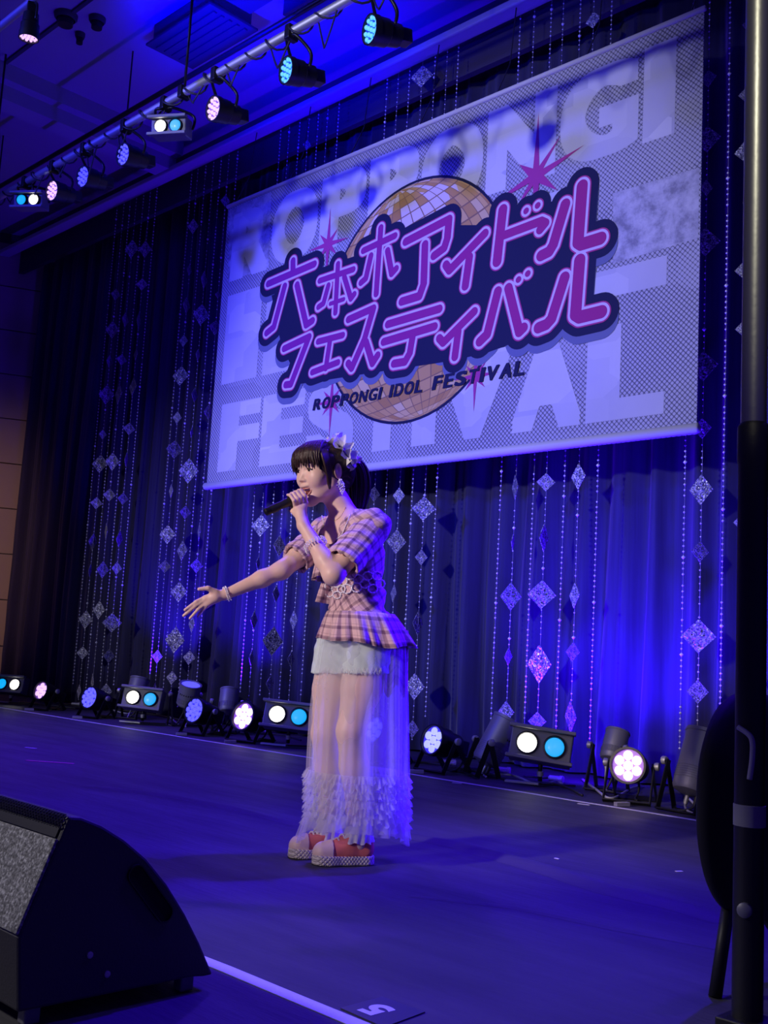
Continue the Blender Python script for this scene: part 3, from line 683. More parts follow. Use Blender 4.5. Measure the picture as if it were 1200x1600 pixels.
def floor_twin(px, py, Y, face, colors, label, scale=1.0, elev=14, tilt=0.0):
    p = on_y(px, py, Y); root = empty('twin_lamp', (p[0], p[1], 0.0)); tag(root, label, 'stage lamp', 'twin floodlights along the back of the stage')
    f = horiz(face); d = f*math.cos(math.radians(elev)) + Vector((0, 0, 1))*math.sin(math.radians(elev)); c = Vector((0, 0, float(p[2])))
    twin_head(root, c, d, colors, 0.37*scale, 0.20*scale, 0.058*scale, 0.165*scale, tilt)
    s = Vector((-f.y, f.x, 0)); hub = Vector((0, 0, c.z - 0.12)) - f*0.08
    MB().tube([hub + Vector((0, 0, 0.06)), Vector((hub.x, hub.y, 0.03))], 0.014, 8).build('stand_post', M['black_metal'], root, smooth=True)
    for sd in (-1, 1):
        MB().box(Vector((hub.x, hub.y, 0.016)) + s*sd*0.11, (0.22, 0.04, 0.012), rotz(math.atan2(s.y, s.x) + 0.25*sd)).build('foot', M['steel'] if sd < 0 else M['black_metal'], root)
    MB().lathe([(0.02, 0), (0.022, 0.03), (0.012, 0.034)], 10, None, (hub.x, hub.y, 0.06)).build('clamp_knob', M['steel'], root, smooth=True, angle=40)
    return root
TOCAM = lambda px: horiz((-ray(px, 1100)[0], -ray(px, 1100)[1], 0))
def turned(px, deg):   # facing the spectators, turned deg to the picture's left
    v_ = TOCAM(px); return rotz(math.radians(-deg)) @ v_
BLUEG = (0.04, 0.0, 1.0)
floor_twin(13, 1069, 5.62, turned(13, 30), ('cyan', 'white'), 'twin floodlight with cyan and white lenses at the left picture edge', 0.95)
floor_par(64, 1079, 5.50, 'violet', turned(64, 48), 0.095, 'violet-lit par can beside the leftmost twin floodlight', 14)
floor_par(140, 1090, 5.48, 'blue', turned(140, 48), 0.105, 'blue par can under the leftmost cluster of strands', 12, lens=0.22, rings=((0.0, 1), (0.42, 6), (0.8, 11)))
uplight(214, 1080, 5.95, 0.095, 0.26, 'grey uplight can behind the second twin floodlight from the left', (-0.15, 0.3), (BLUEG, 80, 110))
floor_twin(221, 1091, 5.60, turned(221, 18), ('white', 'cyan'), 'twin floodlight with white and cyan lenses, second from the left edge', 1.0, tilt=-0.05)
uplight(295, 1086, 5.93, 0.10, 0.22, 'grey uplight can with a blue glowing rim left of the singer', (0.35, -0.1), (BLUEG, 80, 110))
floor_par(304, 1110, 5.46, 'blue', turned(304, 46), 0.105, 'deep blue par can below the outstretched hand', 12, lens=0.22, rings=((0.0, 1), (0.42, 6), (0.8, 11)))
uplight(357, 1096, 5.93, 0.085, 0.22, 'grey uplight can between the blue and the violet par cans', (-0.3, 0.3), (BLUEG, 90, 110))
floor_par(380, 1119, 5.48, 'hot', turned(380, 42), 0.115, 'violet and white par can left of the twin floodlight by the singer', 12)
floor_twin(450, 1118, 5.58, turned(450, 10), ('white', 'cyan'), 'twin floodlight with white and cyan lenses beside the sheer skirt', 1.06, tilt=-0.06)
floor_par(585, 1140, 5.50, 'blue', turned(585, 50), 0.10, 'blue par can seen through the sheer skirt', 14)
floor_par(676, 1156, 5.46, 'mixed', turned(676, 46), 0.10, 'pale blue par can just right of the skirt', 12, (BLUE, 160, 60))
uplight(775, 1158, 5.72, 0.095, 0.34, 'grey uplight can with cooling slots left of the brightest twin floodlight', (0.25, 0.45), (BLUEG, 95, 140))
floor_twin(845, 1164, 5.58, turned(845, 2), ('white', 'cyan'), 'brightest twin floodlight on the right, white and cyan lenses', 1.04, tilt=-0.10)
uplight(960, 1166, 5.92, 0.075, 0.20, 'grey uplight can behind the bright par can on the right', (-0.05, 0.5), (BLUEG, 95, 140))
floor_par(981, 1196, 5.45, 'hot', turned(981, 12), 0.098, 'brightest par can with white lenses near the right edge', 8)
uplight(1089, 1192, 5.55, 0.10, 0.36, 'grey uplight can with twin plugs beside the metal pole', (0.05, 0.4), (BLUEG, 95, 140))
# added blue spot standing in for lamp spill on the curtain
spot('added_curtain_spill', tuple(on_y(890, 1165, 5.85)), tuple(on_y(930, 1120, 6.5)), BLUEG, 60, 160, 1.0, 0.1)

# cables and small boxes lying along the lamps
def floor_cable(pts, r, mat, label):
    P = [Vector((on_floor(a, b)[0], on_floor(a, b)[1], r + 0.001 + 0.012*(i % 2))) for i, (a, b) in enumerate(pts)]
    tag(MB().tube(smooth_path(P), r, 6).build('floor_cable', mat, smooth=True), label, 'cable', 'cables along the lamps')
floor_cable([(640, 1190), (720, 1205), (800, 1222), (870, 1231), (910, 1245)], 0.008, M['cable'], 'black cable between the pale blue par can and the twin floodlight')
floor_cable([(760, 1213), (800, 1216), (840, 1228), (870, 1226), (884, 1232)], 0.007, M['white_cable'], 'pale cable on the floor below the brightest twin floodlight')
floor_cable([(910, 1220), (930, 1238), (955, 1250), (985, 1238), (1000, 1230)], 0.008, M['white_cable'], 'looped pale cable left of the bright par can')
floor_cable([(1062, 1236), (1075, 1252), (1098, 1268), (1130, 1276)], 0.008, M['white_cable'], 'curved pale cable at the foot of the uplight by the pole')
floor_cable([(30, 1098), (70, 1104), (120, 1108), (180, 1112), (240, 1118), (300, 1132)], 0.009, M['cable'], 'long black cable behind the left par cans')
floor_cable([(150, 1102), (175, 1112), (200, 1116), (225, 1112)], 0.007, M['white_cable'], 'pale cable below the second twin floodlight from the left')
floor_cable([(270, 1120), (290, 1100), (262, 1092), (255, 1110), (280, 1135)], 0.007, M['white_cable'], 'looped pale cable left of the deep blue par can')
floor_cable([(330, 1140), (360, 1132), (400, 1146), (440, 1152), (470, 1158)], 0.008, M['cable'], 'black cable in front of the twin floodlight by the singer')

def plug(px, py, rz, label):
    p = on_floor(px, py); o = empty('cable_plug', (p[0], p[1], 0.0), rz); tag(o, label, 'plug', 'plugs lying along the lamps')
    A_ = aim((1, 0, 0)); MB().lathe([(.012, -.05), (.018, -.045), (.018, .03), (.022, .032), (.022, .055)], 12, A_, (0, 0, .023)).build('shell', M['steel'], o, smooth=True, angle=40)
    MB().tube(smooth_path([(-.05, 0, .023), (-.11, .01, .012), (-.2, .05, .009), (-.26, .02, .009)]), .007, 6).build('lead', M['cable'], o, smooth=True)
plug(785, 1208, 0.4, 'silver plug lying below the grey uplight with cooling slots'); plug(868, 1222, 0.1, 'silver plug lying below the brightest twin floodlight')
plug(118, 1103, 0.6, 'silver plug lying left of the blue par can under the leftmost strands'); plug(410, 1147, 0.3, 'silver plug lying right of the violet and white par can'); plug(700, 1196, 0.9, 'silver plug lying right of the pale blue par can')
# ------------------------------------------------------------------ overhead lighting pipe
PY_, PZ = 4.0, 4.685
pipe = empty('lighting_pipe', (-7.0, PY_, PZ)); tag(pipe, 'long steel lighting pipe wound with black cable under the ceiling', 'lighting pipe')
MB().tube([(-7.5, 0, 0), (5.5, 0, 0)], 0.030, 14).build('tube', M['steel'], pipe, smooth=True)
pts = []
for i in range(520):
    x = -7.4 + 12.8 * i / 519; a = i * 0.62 + 1.2*math.sin(i*0.07)
    rr = 0.038 + 0.02*max(0, math.sin(i*0.19))**2
    pts.append((x, rr*math.cos(a), rr*math.sin(a) - 0.012))
MB().tube(pts, 0.0075, 5).build('wound_cable', M['cable'], pipe, smooth=True)
for k, x in enumerate(np.arange(-6.8, 5.0, 0.47)):
    w = 0.16 + 0.12*random.random(); dp = 0.10 + 0.22*random.random()
    MB().tube(smooth_path([(x, 0.02, -0.02), (x + w*0.25, 0.03, -dp*0.8), (x + w*0.6, -0.01, -dp), (x + w, 0.0, -0.02)]), 0.006, 5).build('cable_loop', M['cable'], pipe, smooth=True)
for x in (-6.3 + 7.0, -9.4 + 7.0, -12.6 + 7.0, -3.2 + 7.0):
    MB().tube([(x, 0, 0.0), (x, 0, 6.15 - PZ)], 0.010, 8).build('hanger_rod', M['black_metal'], pipe, smooth=True)
    MB().box((x, 0, 0), (0.05, 0.09, 0.09)).build('pipe_clamp', M['black_metal'], pipe, bevel=0.008)
rail = MB().tube([(-12.4, 4.75, 5.55), (-1.6, 4.75, 5.55)], 0.022, 8).build('upper_rail', M['black_metal'], smooth=True)
tag(rail, 'thin dark rail behind the lighting pipe close to the ceiling', 'rail')
for x in (-11, -8.4, -5.0, -2.4): MB().tube([(x, 4.75, 5.55), (x, 4.75, 6.16)], 0.008, 6).build('rail_hanger', M['black_metal'], rail)
def hung(px, py, label, color, deg=62, twin=None, R=0.085, drop=None, down=8):
    p = on_y(px, py, PY_ - 0.02); x = float(p[0]); z = float(p[2]); root = empty('hung_lamp', (x, PY_, z)); 
    tag(root, label, 'stage lamp', 'lamps hung from the lighting pipe')
    v_ = rotz(math.radians(-deg)) @ horiz((-ray(px, py)[0], -ray(px, py)[1], 0)); d = v_*math.cos(math.radians(down)) - Vector((0, 0, 1))*math.sin(math.radians(down))
    if twin: twin_head(root, (0, 0, 0), d, twin, 0.27, 0.14, 0.043, 0.115)
    else: par_head(root, (0, 0, 0), d, color, R, 0.2, ((0.0, 1), (0.42, 6), (0.8, 11)), 0.17)
    s = Vector((0, 0, 1)).cross(d).normalized(); c = -d*0.10; W = R + 0.025 if not twin else 0.15
    top = Vector((c.x, 0.0, PZ - z - 0.045)) 
    pts = [c + s*W, c + s*W + Vector((0, 0, 0.10)), top + s*W*0.5, top, top - s*W*0.5, c - s*W + Vector((0, 0, 0.10)), c - s*W]
    MB().tube(smooth_path(pts, 5), 0.011, 6).build('yoke', M['black_metal'], root, smooth=True)
    MB().box(top + Vector((0, 0, 0.035)), (0.05, 0.085, 0.10)).build('pipe_clamp', M['black_metal'], root, bevel=0.008)
    return root
hung(40, 311, 'hung twin lamp with cyan and white lenses at the far left of the pipe', None, 30, ('cyan', 'white'))
hung(79, 297, 'hung par can with violet lenses at the far left of the pipe', 'violet', 58)
hung(127, 275, 'hung par can with blue lenses, third lamp from the left on the pipe', 'blue', 58)
hung(190, 240, 'hung par can with blue lenses left of the hung white and cyan twin', 'blue', 58)
hung(259, 195, 'hung twin lamp with white and cyan lenses in the middle of the pipe', None, 26, ('white', 'cyan'))
hung(331, 168, 'hung par can with violet white lenses right of the hung twin lamp', 'violet', 58)
hung(445, 108, 'hung par can with ice blue lenses above the banner\'s left part', 'ice', 62)
hung(576, 44, 'hung par can with ice blue lenses at the top of the picture', 'ice', 62)
# second pipe, top left corner, with a can pointing down
p2 = on_y(45, 58, 2.9); root = empty('hung_can', tuple(p2)); tag(root, 'black can light pointing down with violet lenses in the top left corner', 'stage lamp')
par_head(root, (0, 0, 0), (-0.05, 0.02, -1), 'violet', 0.062, 0.17, ((0.0, 1), (0.42, 6), (0.8, 11)), 0.17)
MB().tube(smooth_path([(0.075, 0, 0.1), (0.075, 0, 0.2), (0, 0, 0.235), (-0.075, 0, 0.2), (-0.075, 0, 0.1)], 5), 0.009, 6).build('yoke', M['black_metal'], root, smooth=True)
q = on_y(15, 8, 2.9); q2 = MB().tube([(-12, 2.9, float(p2[2]) + 0.26), (-0.5, 2.9, float(p2[2]) + 0.26)], 0.026, 12).build('front_lighting_pipe', M['steel'], smooth=True); tag(q2, 'steel pipe carrying the can light in the top left corner', 'lighting pipe')
for x in (-9.0, -5.2, -2.0): MB().tube([(x, 2.9, float(p2[2]) + 0.26), (x, 2.9, 6.15)], 0.01, 6).build('hanger_rod', M['steel'], q2)
for px, py, r, lab in ((103, 28, 0.09, 'dark round ceiling spotlight beside the can light'), (152, 33, 0.065, 'small dark ceiling fitting right of the round ceiling spotlight'), (125, 57, 0.04, 'smallest dark ceiling fitting below the other two')):
    c = on_floor(px, py, 6.12); o = empty('ceiling_fitting', tuple(c)); tag(o, lab, 'ceiling fitting')
    MB().lathe([(r, 0.035), (r*1.12, 0.03), (r*1.1, 0.0), (r*0.9, -0.02), (r*0.8, 0.01)], 24).build('rim', M['ceiling_dark'], o, smooth=True, angle=40)
    MB().lathe([(r*0.72, -0.07), (r*0.78, 0.01)], 20).build('reflector', M['black'], o, smooth=True, angle=40)
# ------------------------------------------------------------------ signed-distance modelling (numpy)
def smin(a, b, k):
    h_ = np.clip(0.5 + 0.5*(b - a)/k, 0, 1); return b*(1 - h_) + a*h_ - k*h_*(1 - h_)
def smax(a, b, k): return -smin(-a, -b, k)
def rcone(a, b, r1, r2):
    a = np.array(a, float); b = np.array(b, float); ba = b - a; L2 = ba @ ba
    def f(p):
        t_ = np.clip(((p - a) @ ba) / L2, 0, 1); q = p - a - t_[:, None]*ba
        return np.sqrt((q*q).sum(1)) - (r1 + t_*(r2 - r1))
    f.bs = ((a + b)/2, math.sqrt(L2)/2 + max(r1, r2)); return f
def ell(c, r, F=None):
    c = np.array(c, float); r = np.array(r, float)
    def f(p):
        q = p - c
        if F is not None: q = q @ F
        k0 = np.sqrt(((q/r)**2).sum(1)); k1 = np.sqrt(((q/(r*r))**2).sum(1)) + 1e-9
        return k0*(k0 - 1)/k1
    f.bs = (c, float(r.max())); return f
class SDF:
    def __init__(s): s.ops = []
    def u(s, f, k=0.02): s.ops.append(('u', f, k)); return s
    def d(s, f, k=0.01): s.ops.append(('d', f, k)); return s
    def i(s, f, k=0.005): s.ops.append(('i', f, k)); return s
    def disp(s, f): s.ops.append(('x', f, 0)); return s
    def near(s, c, rad):
        q = SDF()
        for op, f, k in s.ops:
            b = getattr(f, 'bs', None)
            if op in 'ud' and b is not None and np.linalg.norm(b[0] - c) > b[1] + rad + 1.2*k + 0.01: continue
            q.ops.append((op, f, k))
        return q
    def __call__(s, p):
        o = np.full(len(p), 1.0)
        for op, f, k in s.ops:
            if op == 'u': o = smin(o, f(p), k)
            elif op == 'd': o = smax(o, -f(p), k)
            elif op == 'i': o = smax(o, f(p), k)
            else: o = o + f(p)
        return o
def sdf_mesh(sdf, lo, hi, h, name):
    """naive surface nets on a grid that is only filled near the surface"""
    lo = np.array(lo, float); B = 12
    nb = np.ceil((np.array(hi) - lo) / (h*B)).astype(int); N = nb*B + 1
    G = np.full(N, 1.0, np.float32)
    bi = np.stack(np.meshgrid(*[np.arange(n) for n in nb], indexing='ij'), -1).reshape(-1, 3)
    cen = lo + (bi + 0.5)*B*h; dc = sdf(cen); rad = 0.5*B*h*math.sqrt(3)*1.25 + 0.012
    loc = np.stack(np.meshgrid(*[np.arange(B + 1)]*3, indexing='ij'), -1).reshape(-1, 3)
    for b_, d0 in zip(bi, dc):
        s0 = b_*B
        if abs(d0) > rad:
            if d0 < 0: G[s0[0]:s0[0]+B+1, s0[1]:s0[1]+B+1, s0[2]:s0[2]+B+1] = -1.0
            continue
    for b_ in bi[np.abs(dc) <= rad]:
        s0 = b_*B; pts_ = lo + (loc + s0)*h
        fn = sdf.near(pts_.mean(0), 0.5*B*h*1.7321) if isinstance(sdf, SDF) else sdf
        val = fn(pts_)
        G[s0[0]:s0[0]+B+1, s0[1]:s0[1]+B+1, s0[2]:s0[2]+B+1] = val.reshape((B+1,)*3)
    ins = G < 0
    c8 = [ins[i:N[0]-1+i, j:N[1]-1+j, k:N[2]-1+k] for i in (0, 1) for j in (0, 1) for k in (0, 1)]
    cnt = sum(c.astype(np.int8) for c in c8); act = (cnt > 0) & (cnt < 8)
    idx = np.full(act.shape, -1, np.int64); cells = np.argwhere(act); idx[act] = np.arange(len(cells))
    pos = np.zeros((len(cells), 3)); w = np.zeros(len(cells))
    cor = [(i, j, k) for i in (0, 1) for j in (0, 1) for k in (0, 1)]
    for a in range(8):
        for b_ in range(a + 1, 8):
            df = np.abs(np.array(cor[a]) - np.array(cor[b_]))
            if df.sum() != 1: continue
            pa = cells + cor[a]; pb = cells + cor[b_]
            va = G[pa[:, 0], pa[:, 1], pa[:, 2]]; vb = G[pb[:, 0], pb[:, 1], pb[:, 2]]
            m_ = (va < 0) != (vb < 0); tt = np.where(m_, va/np.where(m_, va - vb, 1), 0)
            q = np.array(cor[a]) + tt[:, None]*(np.array(cor[b_]) - np.array(cor[a]))
            pos += q*m_[:, None]; w += m_
    V = lo + (cells + pos/w[:, None])*h
    faces = []
    for ax in range(3):
        e1, e2 = [(1, 2), (2, 0), (0, 1)][ax]
        sl0 = [slice(None)]*3; sl1 = [slice(None)]*3; sl0[ax] = slice(0, N[ax]-1); sl1[ax] = slice(1, N[ax])
        A = ins[tuple(sl0)]; C_ = ins[tuple(sl1)]; ed = np.argwhere(A != C_)
        ed = ed[(ed[:, e1] > 0) & (ed[:, e2] > 0) & (ed[:, e1] < N[e1]-1) & (ed[:, e2] < N[e2]-1)]
        if not len(ed): continue
        def at(o1, o2):
            q = ed.copy(); q[:, e1] += o1; q[:, e2] += o2; return idx[q[:, 0], q[:, 1], q[:, 2]]
        Q = np.stack([at(-1, -1), at(0, -1), at(0, 0), at(-1, 0)], 1)
        fl = ~A[ed[:, 0], ed[:, 1], ed[:, 2]]; Q[fl] = Q[fl][:, ::-1]; faces.append(Q)
    Fq = np.concatenate(faces); Fq = Fq[(Fq >= 0).all(1)]
    me = bpy.data.meshes.new(name); me.vertices.add(len(V)); me.vertices.foreach_set('co', V.astype(np.float32).ravel())
    me.loops.add(len(Fq)*4); me.loops.foreach_set('vertex_index', Fq.ravel().astype(np.int32))
    me.polygons.add(len(Fq)); me.polygons.foreach_set('loop_start', np.arange(len(Fq), dtype=np.int32)*4)
    me.polygons.foreach_set('use_smooth', np.ones(len(Fq), bool)); me.update(calc_edges=True); me.validate()
    return me, V
def set_pl(me, uv):
    at = me.attributes.new('pl', 'FLOAT_VECTOR', 'POINT'); a = np.zeros((len(uv), 3), np.float32); a[:, :2] = uv; at.data.foreach_set('vector', a.ravel())

# ------------------------------------------------------------------ the singer
W0 = on_floor(525, 1345)
ER = np.array([RW[0, 0], RW[1, 0], 0.0]); ER /= np.linalg.norm(ER)
EC = np.array([ER[1], -ER[0], 0.0])                       # towards the spectators
person = empty('person', tuple(W0), math.atan2(ER[1], ER[0]))
tag(person, 'singer in a pink plaid top and sheer skirt leaning forward with one arm outstretched', 'person')
PF = np.array([ER, -EC, [0, 0, 1.0]])                     # rows: local axes in world
def P(px, py, d=0.0):
    dr = ray(px, py); q = W0 + EC*d; s_ = ((q - CAM) @ EC) / (dr @ EC)
    return PF @ (CAM + dr*s_ - W0)
def lcam(): return PF @ (CAM - W0)
def hit(sdf, px, py, back=0.0):
    """where the line of sight meets a surface of the figure"""
    o = lcam(); d = PF @ ray(px, py); d = d/np.linalg.norm(d); t_ = 3.2
    best = (9.0, t_)
    for _ in range(140):
        v_ = float(sdf((o + d*t_)[None])[0]); best = min(best, (v_, t_)); t_ += max(v_*0.6, 0.0004)
        if v_ < 0.0006 or t_ > 5: break
    return o + d*(best[1] - back)
def frame(phi, pitch=0.0):
    f = np.array([-math.cos(phi), -math.sin(phi), 0]); l = np.array([math.sin(phi), -math.cos(phi), 0]); u = np.array([0, 0, 1.0])
    return np.stack([f*math.cos(pitch) - u*math.sin(pitch), l, u*math.cos(pitch) + f*math.sin(pitch)], 1)   # columns f, l, u
HF = frame(math.radians(40), math.radians(8)); HS = 1.06; HC = P(505, 740, 0.02)
def hp(f, l, u): return HC + HS*(HF @ np.array([f, l, u]))
def hell(c, r): return ell(hp(*c), np.array(r)*HS, HF)
def hcone(a, b, r1, r2): return rcone(hp(*a), hp(*b), r1*HS, r2*HS)
BF = frame(math.radians(38)); bf, blat = BF[:, 0], BF[:, 1]; UP = np.array([0, 0, 1.0])
pc, wc, cc, uc, nb = P(558, 990), P(558, 932), P(552, 872), P(545, 832), P(537, 806)
nsh, fsh = P(545, 828) + blat*0.150, P(545, 832) - blat*0.150
nel, nwr = P(521, 898, 0.26), P(474, 821, 0.18)
fel, fwr = P(440, 891, 0.03), P(352, 929, 0.08)
# --- skin
sk = SDF()
sk.u(hell((-.005, 0, .030), (.098, .076, .082)), .01).u(hell((.03, 0, -.02), (.060, .060, .085)), .03).u(hell((.040, 0, .052), (.052, .062, .05)), .02)
for s_ in (-1, 1):
    sk.u(hell((.058, s_*.037, -.019), (.028, .028, .031)), .02).u(hcone((.005, s_*.050, -.045), (.058, s_*.016, -.090), .020, .016), .025)
sk.u(hell((.066, 0, -.101), (.020, .022, .017)), .025)
sk.u(hcone((.087, 0, .010), (.0995, 0, -.022), .0060, .0085), .012)
for s_ in (-1, 1):
    sk.u(hell((.0925, s_*.0095, -.026), (.009, .0075, .0065)), .006).d(hell((.0985, s_*.007, -.0315), (.005, .0035, .004)), .003)
    sk.d(hell((.098, s_*.033, .009), (.012, .018, .0075)), .010)
    sk.u(hell((-.006, s_*.081, .002), (.016, .009, .029)), .006).d(hell((.001, s_*.092, .005), (.0095, .0075, .018)), .003)
sk.u(hell((.087, 0, -.046), (.012, .022, .007)), .010)
sk.d(hell((.092, 0.002, -.0680), (.027, .0275, .0140)), .004)
sk.u(rcone(hp(-.022, 0, -.045), nb - bf*0.01, .046, .050), .025)
sk.u(rcone(fsh, nsh, .050, .050), .05).u(ell(uc - UP*.01, (.085, .14, .075), BF), .05).u(ell(cc, (.092, .115, .10), BF), .04).u(ell(wc, (.078, .10, .09), BF), .04).u(ell(pc, (.10, .125, .09), BF), .04)
def limb(pts, rs, k=.02):
    for a, b, r1, r2 in zip(pts[:-1], pts[1:], rs[:-1], rs[1:]): sk.u(rcone(a, b, r1, r2), k)
limb([nsh, nsh*.45 + nel*.55, nel, nel*.68 + nwr*.32 + np.array([.004, 0, -.006]), nwr], [.044, .041, .037, .034, .0215])
limb([fsh, fsh*.4 + fel*.6, fel, fel*.65 + fwr*.35, fwr], [.044, .040, .033, .0305, .0195])
limb([P(574, 1012, .06), P(565, 1075, .09), P(548, 1142, .12), P(553, 1196, .09), P(557, 1265, .06), P(560, 1318, .05)], [.088, .074, .051, .052, .036, .034])
limb([P(530, 1010, -.06), P(518, 1078, -.03), P(508, 1146, 0.0), P(512, 1200, -.04), P(514, 1265, -.06), P(513, 1318, -.07)], [.084, .070, .050, .050, .035, .034])
# --- open far hand: palm, four fingers, thumb
pk = [P(322, 933, .095), P(320, 938, .10), P(321, 943, .10), P(324, 947, .095)]
palm = P(337, 931, .09)
sk.u(rcone(fwr, palm, .0190, .021), .012).u(rcone(palm, (pk[0] + pk[1])/2, .020, .0125), .012).u(rcone(palm + np.array([0, 0, -.008]), (pk[2] + pk[3])/2, .018, .0115), .012)
tips = [P(289, 953, .115), P(287, 962, .11), P(297, 966, .10), P(309, 963, .085)]
for a, b, r in zip(pk, tips, (.0078, .0080, .0075, .0066)):
    m1 = a*.55 + b*.45 + np.array([0, -.004, .004]); sk.u(rcone(a, m1, r*1.05, r*.95), .004).u(rcone(m1, b, r*.95, r*.72), .003)
tb = P(336, 925, .10); tm_ = P(325, 919, .115); tt_ = P(311, 920.5, .12)
sk.u(rcone(tb, tm_, .0125, .0092), .010).u(rcone(tm_, tt_, .0092, .0066), .004)
# --- near hand closed round the microphone
MA, MBk = P(467, 777, .125), P(422, 797, .17)
ax_ = (MBk - MA)/np.linalg.norm(MBk - MA); e1 = np.array([0, -1.0, 0]) - ax_*(-ax_[1]); e1 /= np.linalg.norm(e1); e2 = np.cross(ax_, e1); e2 = e2*np.sign(e2[2])
np_ = P(470, 803, .160)
sk.u(rcone(nwr, np_, .0215, .0235), .014)
fw = [-.024, -.0085, .007, .0225]
for i_, w_ in enumerate(fw):
    c_ = MA + ax_*(w_ + .012)
    R_ = .0255
    pt = lambda th, rr=R_: c_ + rr*(e1*math.cos(math.radians(th)) + e2*math.sin(math.radians(th)))
    k0 = pt(-80, .034); k1 = pt(-18, .030); k2 = pt(42, .0262); k3 = pt(96, .0262)
    r = (.0078, .0080, .0077, .0070)[i_]
    sk.u(rcone(np_*.55 + k0*.45, k0, .014, r*1.1), .012).u(rcone(k0, k1, r*1.1, r), .004).u(rcone(k1, k2, r, r*.92), .003).u(rcone(k2, k3, r*.92, r*.75), .003)
cth = MA + ax_*.030
t0 = np_ + np.array([-.018, .005, .0]); t1 = cth - e2*.030 - e1*.014 - ax_*(-.015); t2 = cth - e1*.028 + e2*.004 - ax_*.01
sk.u(rcone(t0, t1, .012, .0095), .008).u(rcone(t1, t2, .0095, .007), .004)
me, V = sdf_mesh(sk, (-0.62, -0.42, 0.02), (0.32, 0.30, 1.62), 0.003, 'body')
skin = principled('skin', (0.80, 0.55, 0.47), 0.45, sss=0.12, spec=0.4)
body = link_mesh('body', me, skin, person); body['label'] = 'fair skin, smiling face with open mouth'

# --- face details
M['dark_hair'] = principled('dark_brown_hair', (0.022, 0.010, 0.008), 0.48, spec=0.5)
t = NT(M['dark_hair']); tc = t.n('ShaderNodeTexCoord'); mp = t.n('ShaderNodeMapping'); mp.inputs['Scale'].default_value = (160, 160, 14); t.l(tc.outputs['Object'], mp.inputs[0])
nz = t.n('ShaderNodeTexNoise', i_Scale=1.0, i_Detail=3); t.l(mp.outputs[0], nz.inputs['Vector'])
t.l(t.ramp(nz.outputs[0], [(0.35, (0.012, 0.006, 0.006)), (0.7, (0.055, 0.024, 0.018))]), t.b.inputs['Base Color'])
bp = t.n('ShaderNodeBump', i_Strength=0.5, i_Distance=0.004); t.l(nz.outputs[0], bp.inputs['Height']); t.l(bp.outputs[0], t.b.inputs['Normal'])
eye_w = principled('eye_white', (0.75, 0.72, 0.72), 0.2); eye_d = principled('eye_iris', (0.02, 0.01, 0.008), 0.15); lip = principled('lip_colour', (0.62, 0.27, 0.25), 0.35); teeth = principled('teeth', (0.82, 0.80, 0.76), 0.25); mouth_in = principled('mouth_inside', (0.16, 0.02, 0.02), 0.5)
for s_ in (-1, 1):
    e = MB(); c_ = hp(.0775, s_*.032, .0085); e.ball(c_, (.0112, .0112, .0070), 14, 10); eo = e.build('eye', eye_w, body, smooth=True)
    q = hp(.0862, s_*.0325, .0080); MB().ball(q, (.0052, .0052, .0046), 12, 8).build('iris', eye_d, eo, smooth=True)
    arc = [hp(.0815 + .0075*math.sin(math.pi*k/8), s_*(.017 + .030*k/8), .0105 + .0048*math.sin(math.pi*k/8) - .002*k/8) for k in range(9)]
    MB().tube(arc, [.0014] + [.0030]*7 + [.0014], 6).build('eyelash', M['dark_hair'], body, smooth=True)
    arc = [hp(.0900 + .004*math.sin(math.pi*k/8) - .012*k/8, s_*(.015 + .034*k/8), .030 + .005*math.sin(math.pi*(k + 1)/9)) for k in range(9)]
    MB().tube(arc, [.0014] + [.0021]*6 + [.0014, .0006], 6).build('eyebrow', M['dark_hair'], body, smooth=True)
up_l = [hp(.0900 - .019*abs(k/6 - 1)**2, .030*(k/6 - 1), -.0560 + .003*abs(k/6 - 1)**1.6) for k in range(13)]
lo_l = [hp(.0845 - .014*abs(k/6 - 1)**2, .030*(k/6 - 1), -.0850 + .032*abs(k/6 - 1)**2.0) for k in range(13)]
MB().tube(up_l, [.0012] + [.0025]*11 + [.0012], 8).build('upper_lip', lip, body, smooth=True)
MB().tube(lo_l, [.0012] + [.0032]*11 + [.0012], 8).build('lower_lip', lip, body, smooth=True)
tr_ = [hp(.0775 - .014*abs(k/6 - 1)**2, .020*(k/6 - 1), -.0600 + .002*abs(k/6 - 1)**1.6) for k in range(13)]
MB().tube(tr_, .0036, 6).build('upper_teeth', teeth, body, smooth=True)
MB().ball(hp(.066, 0.003, -.072), (.016, .016, .012), 12, 8).build('mouth_inside', mouth_in, body, smooth=True)

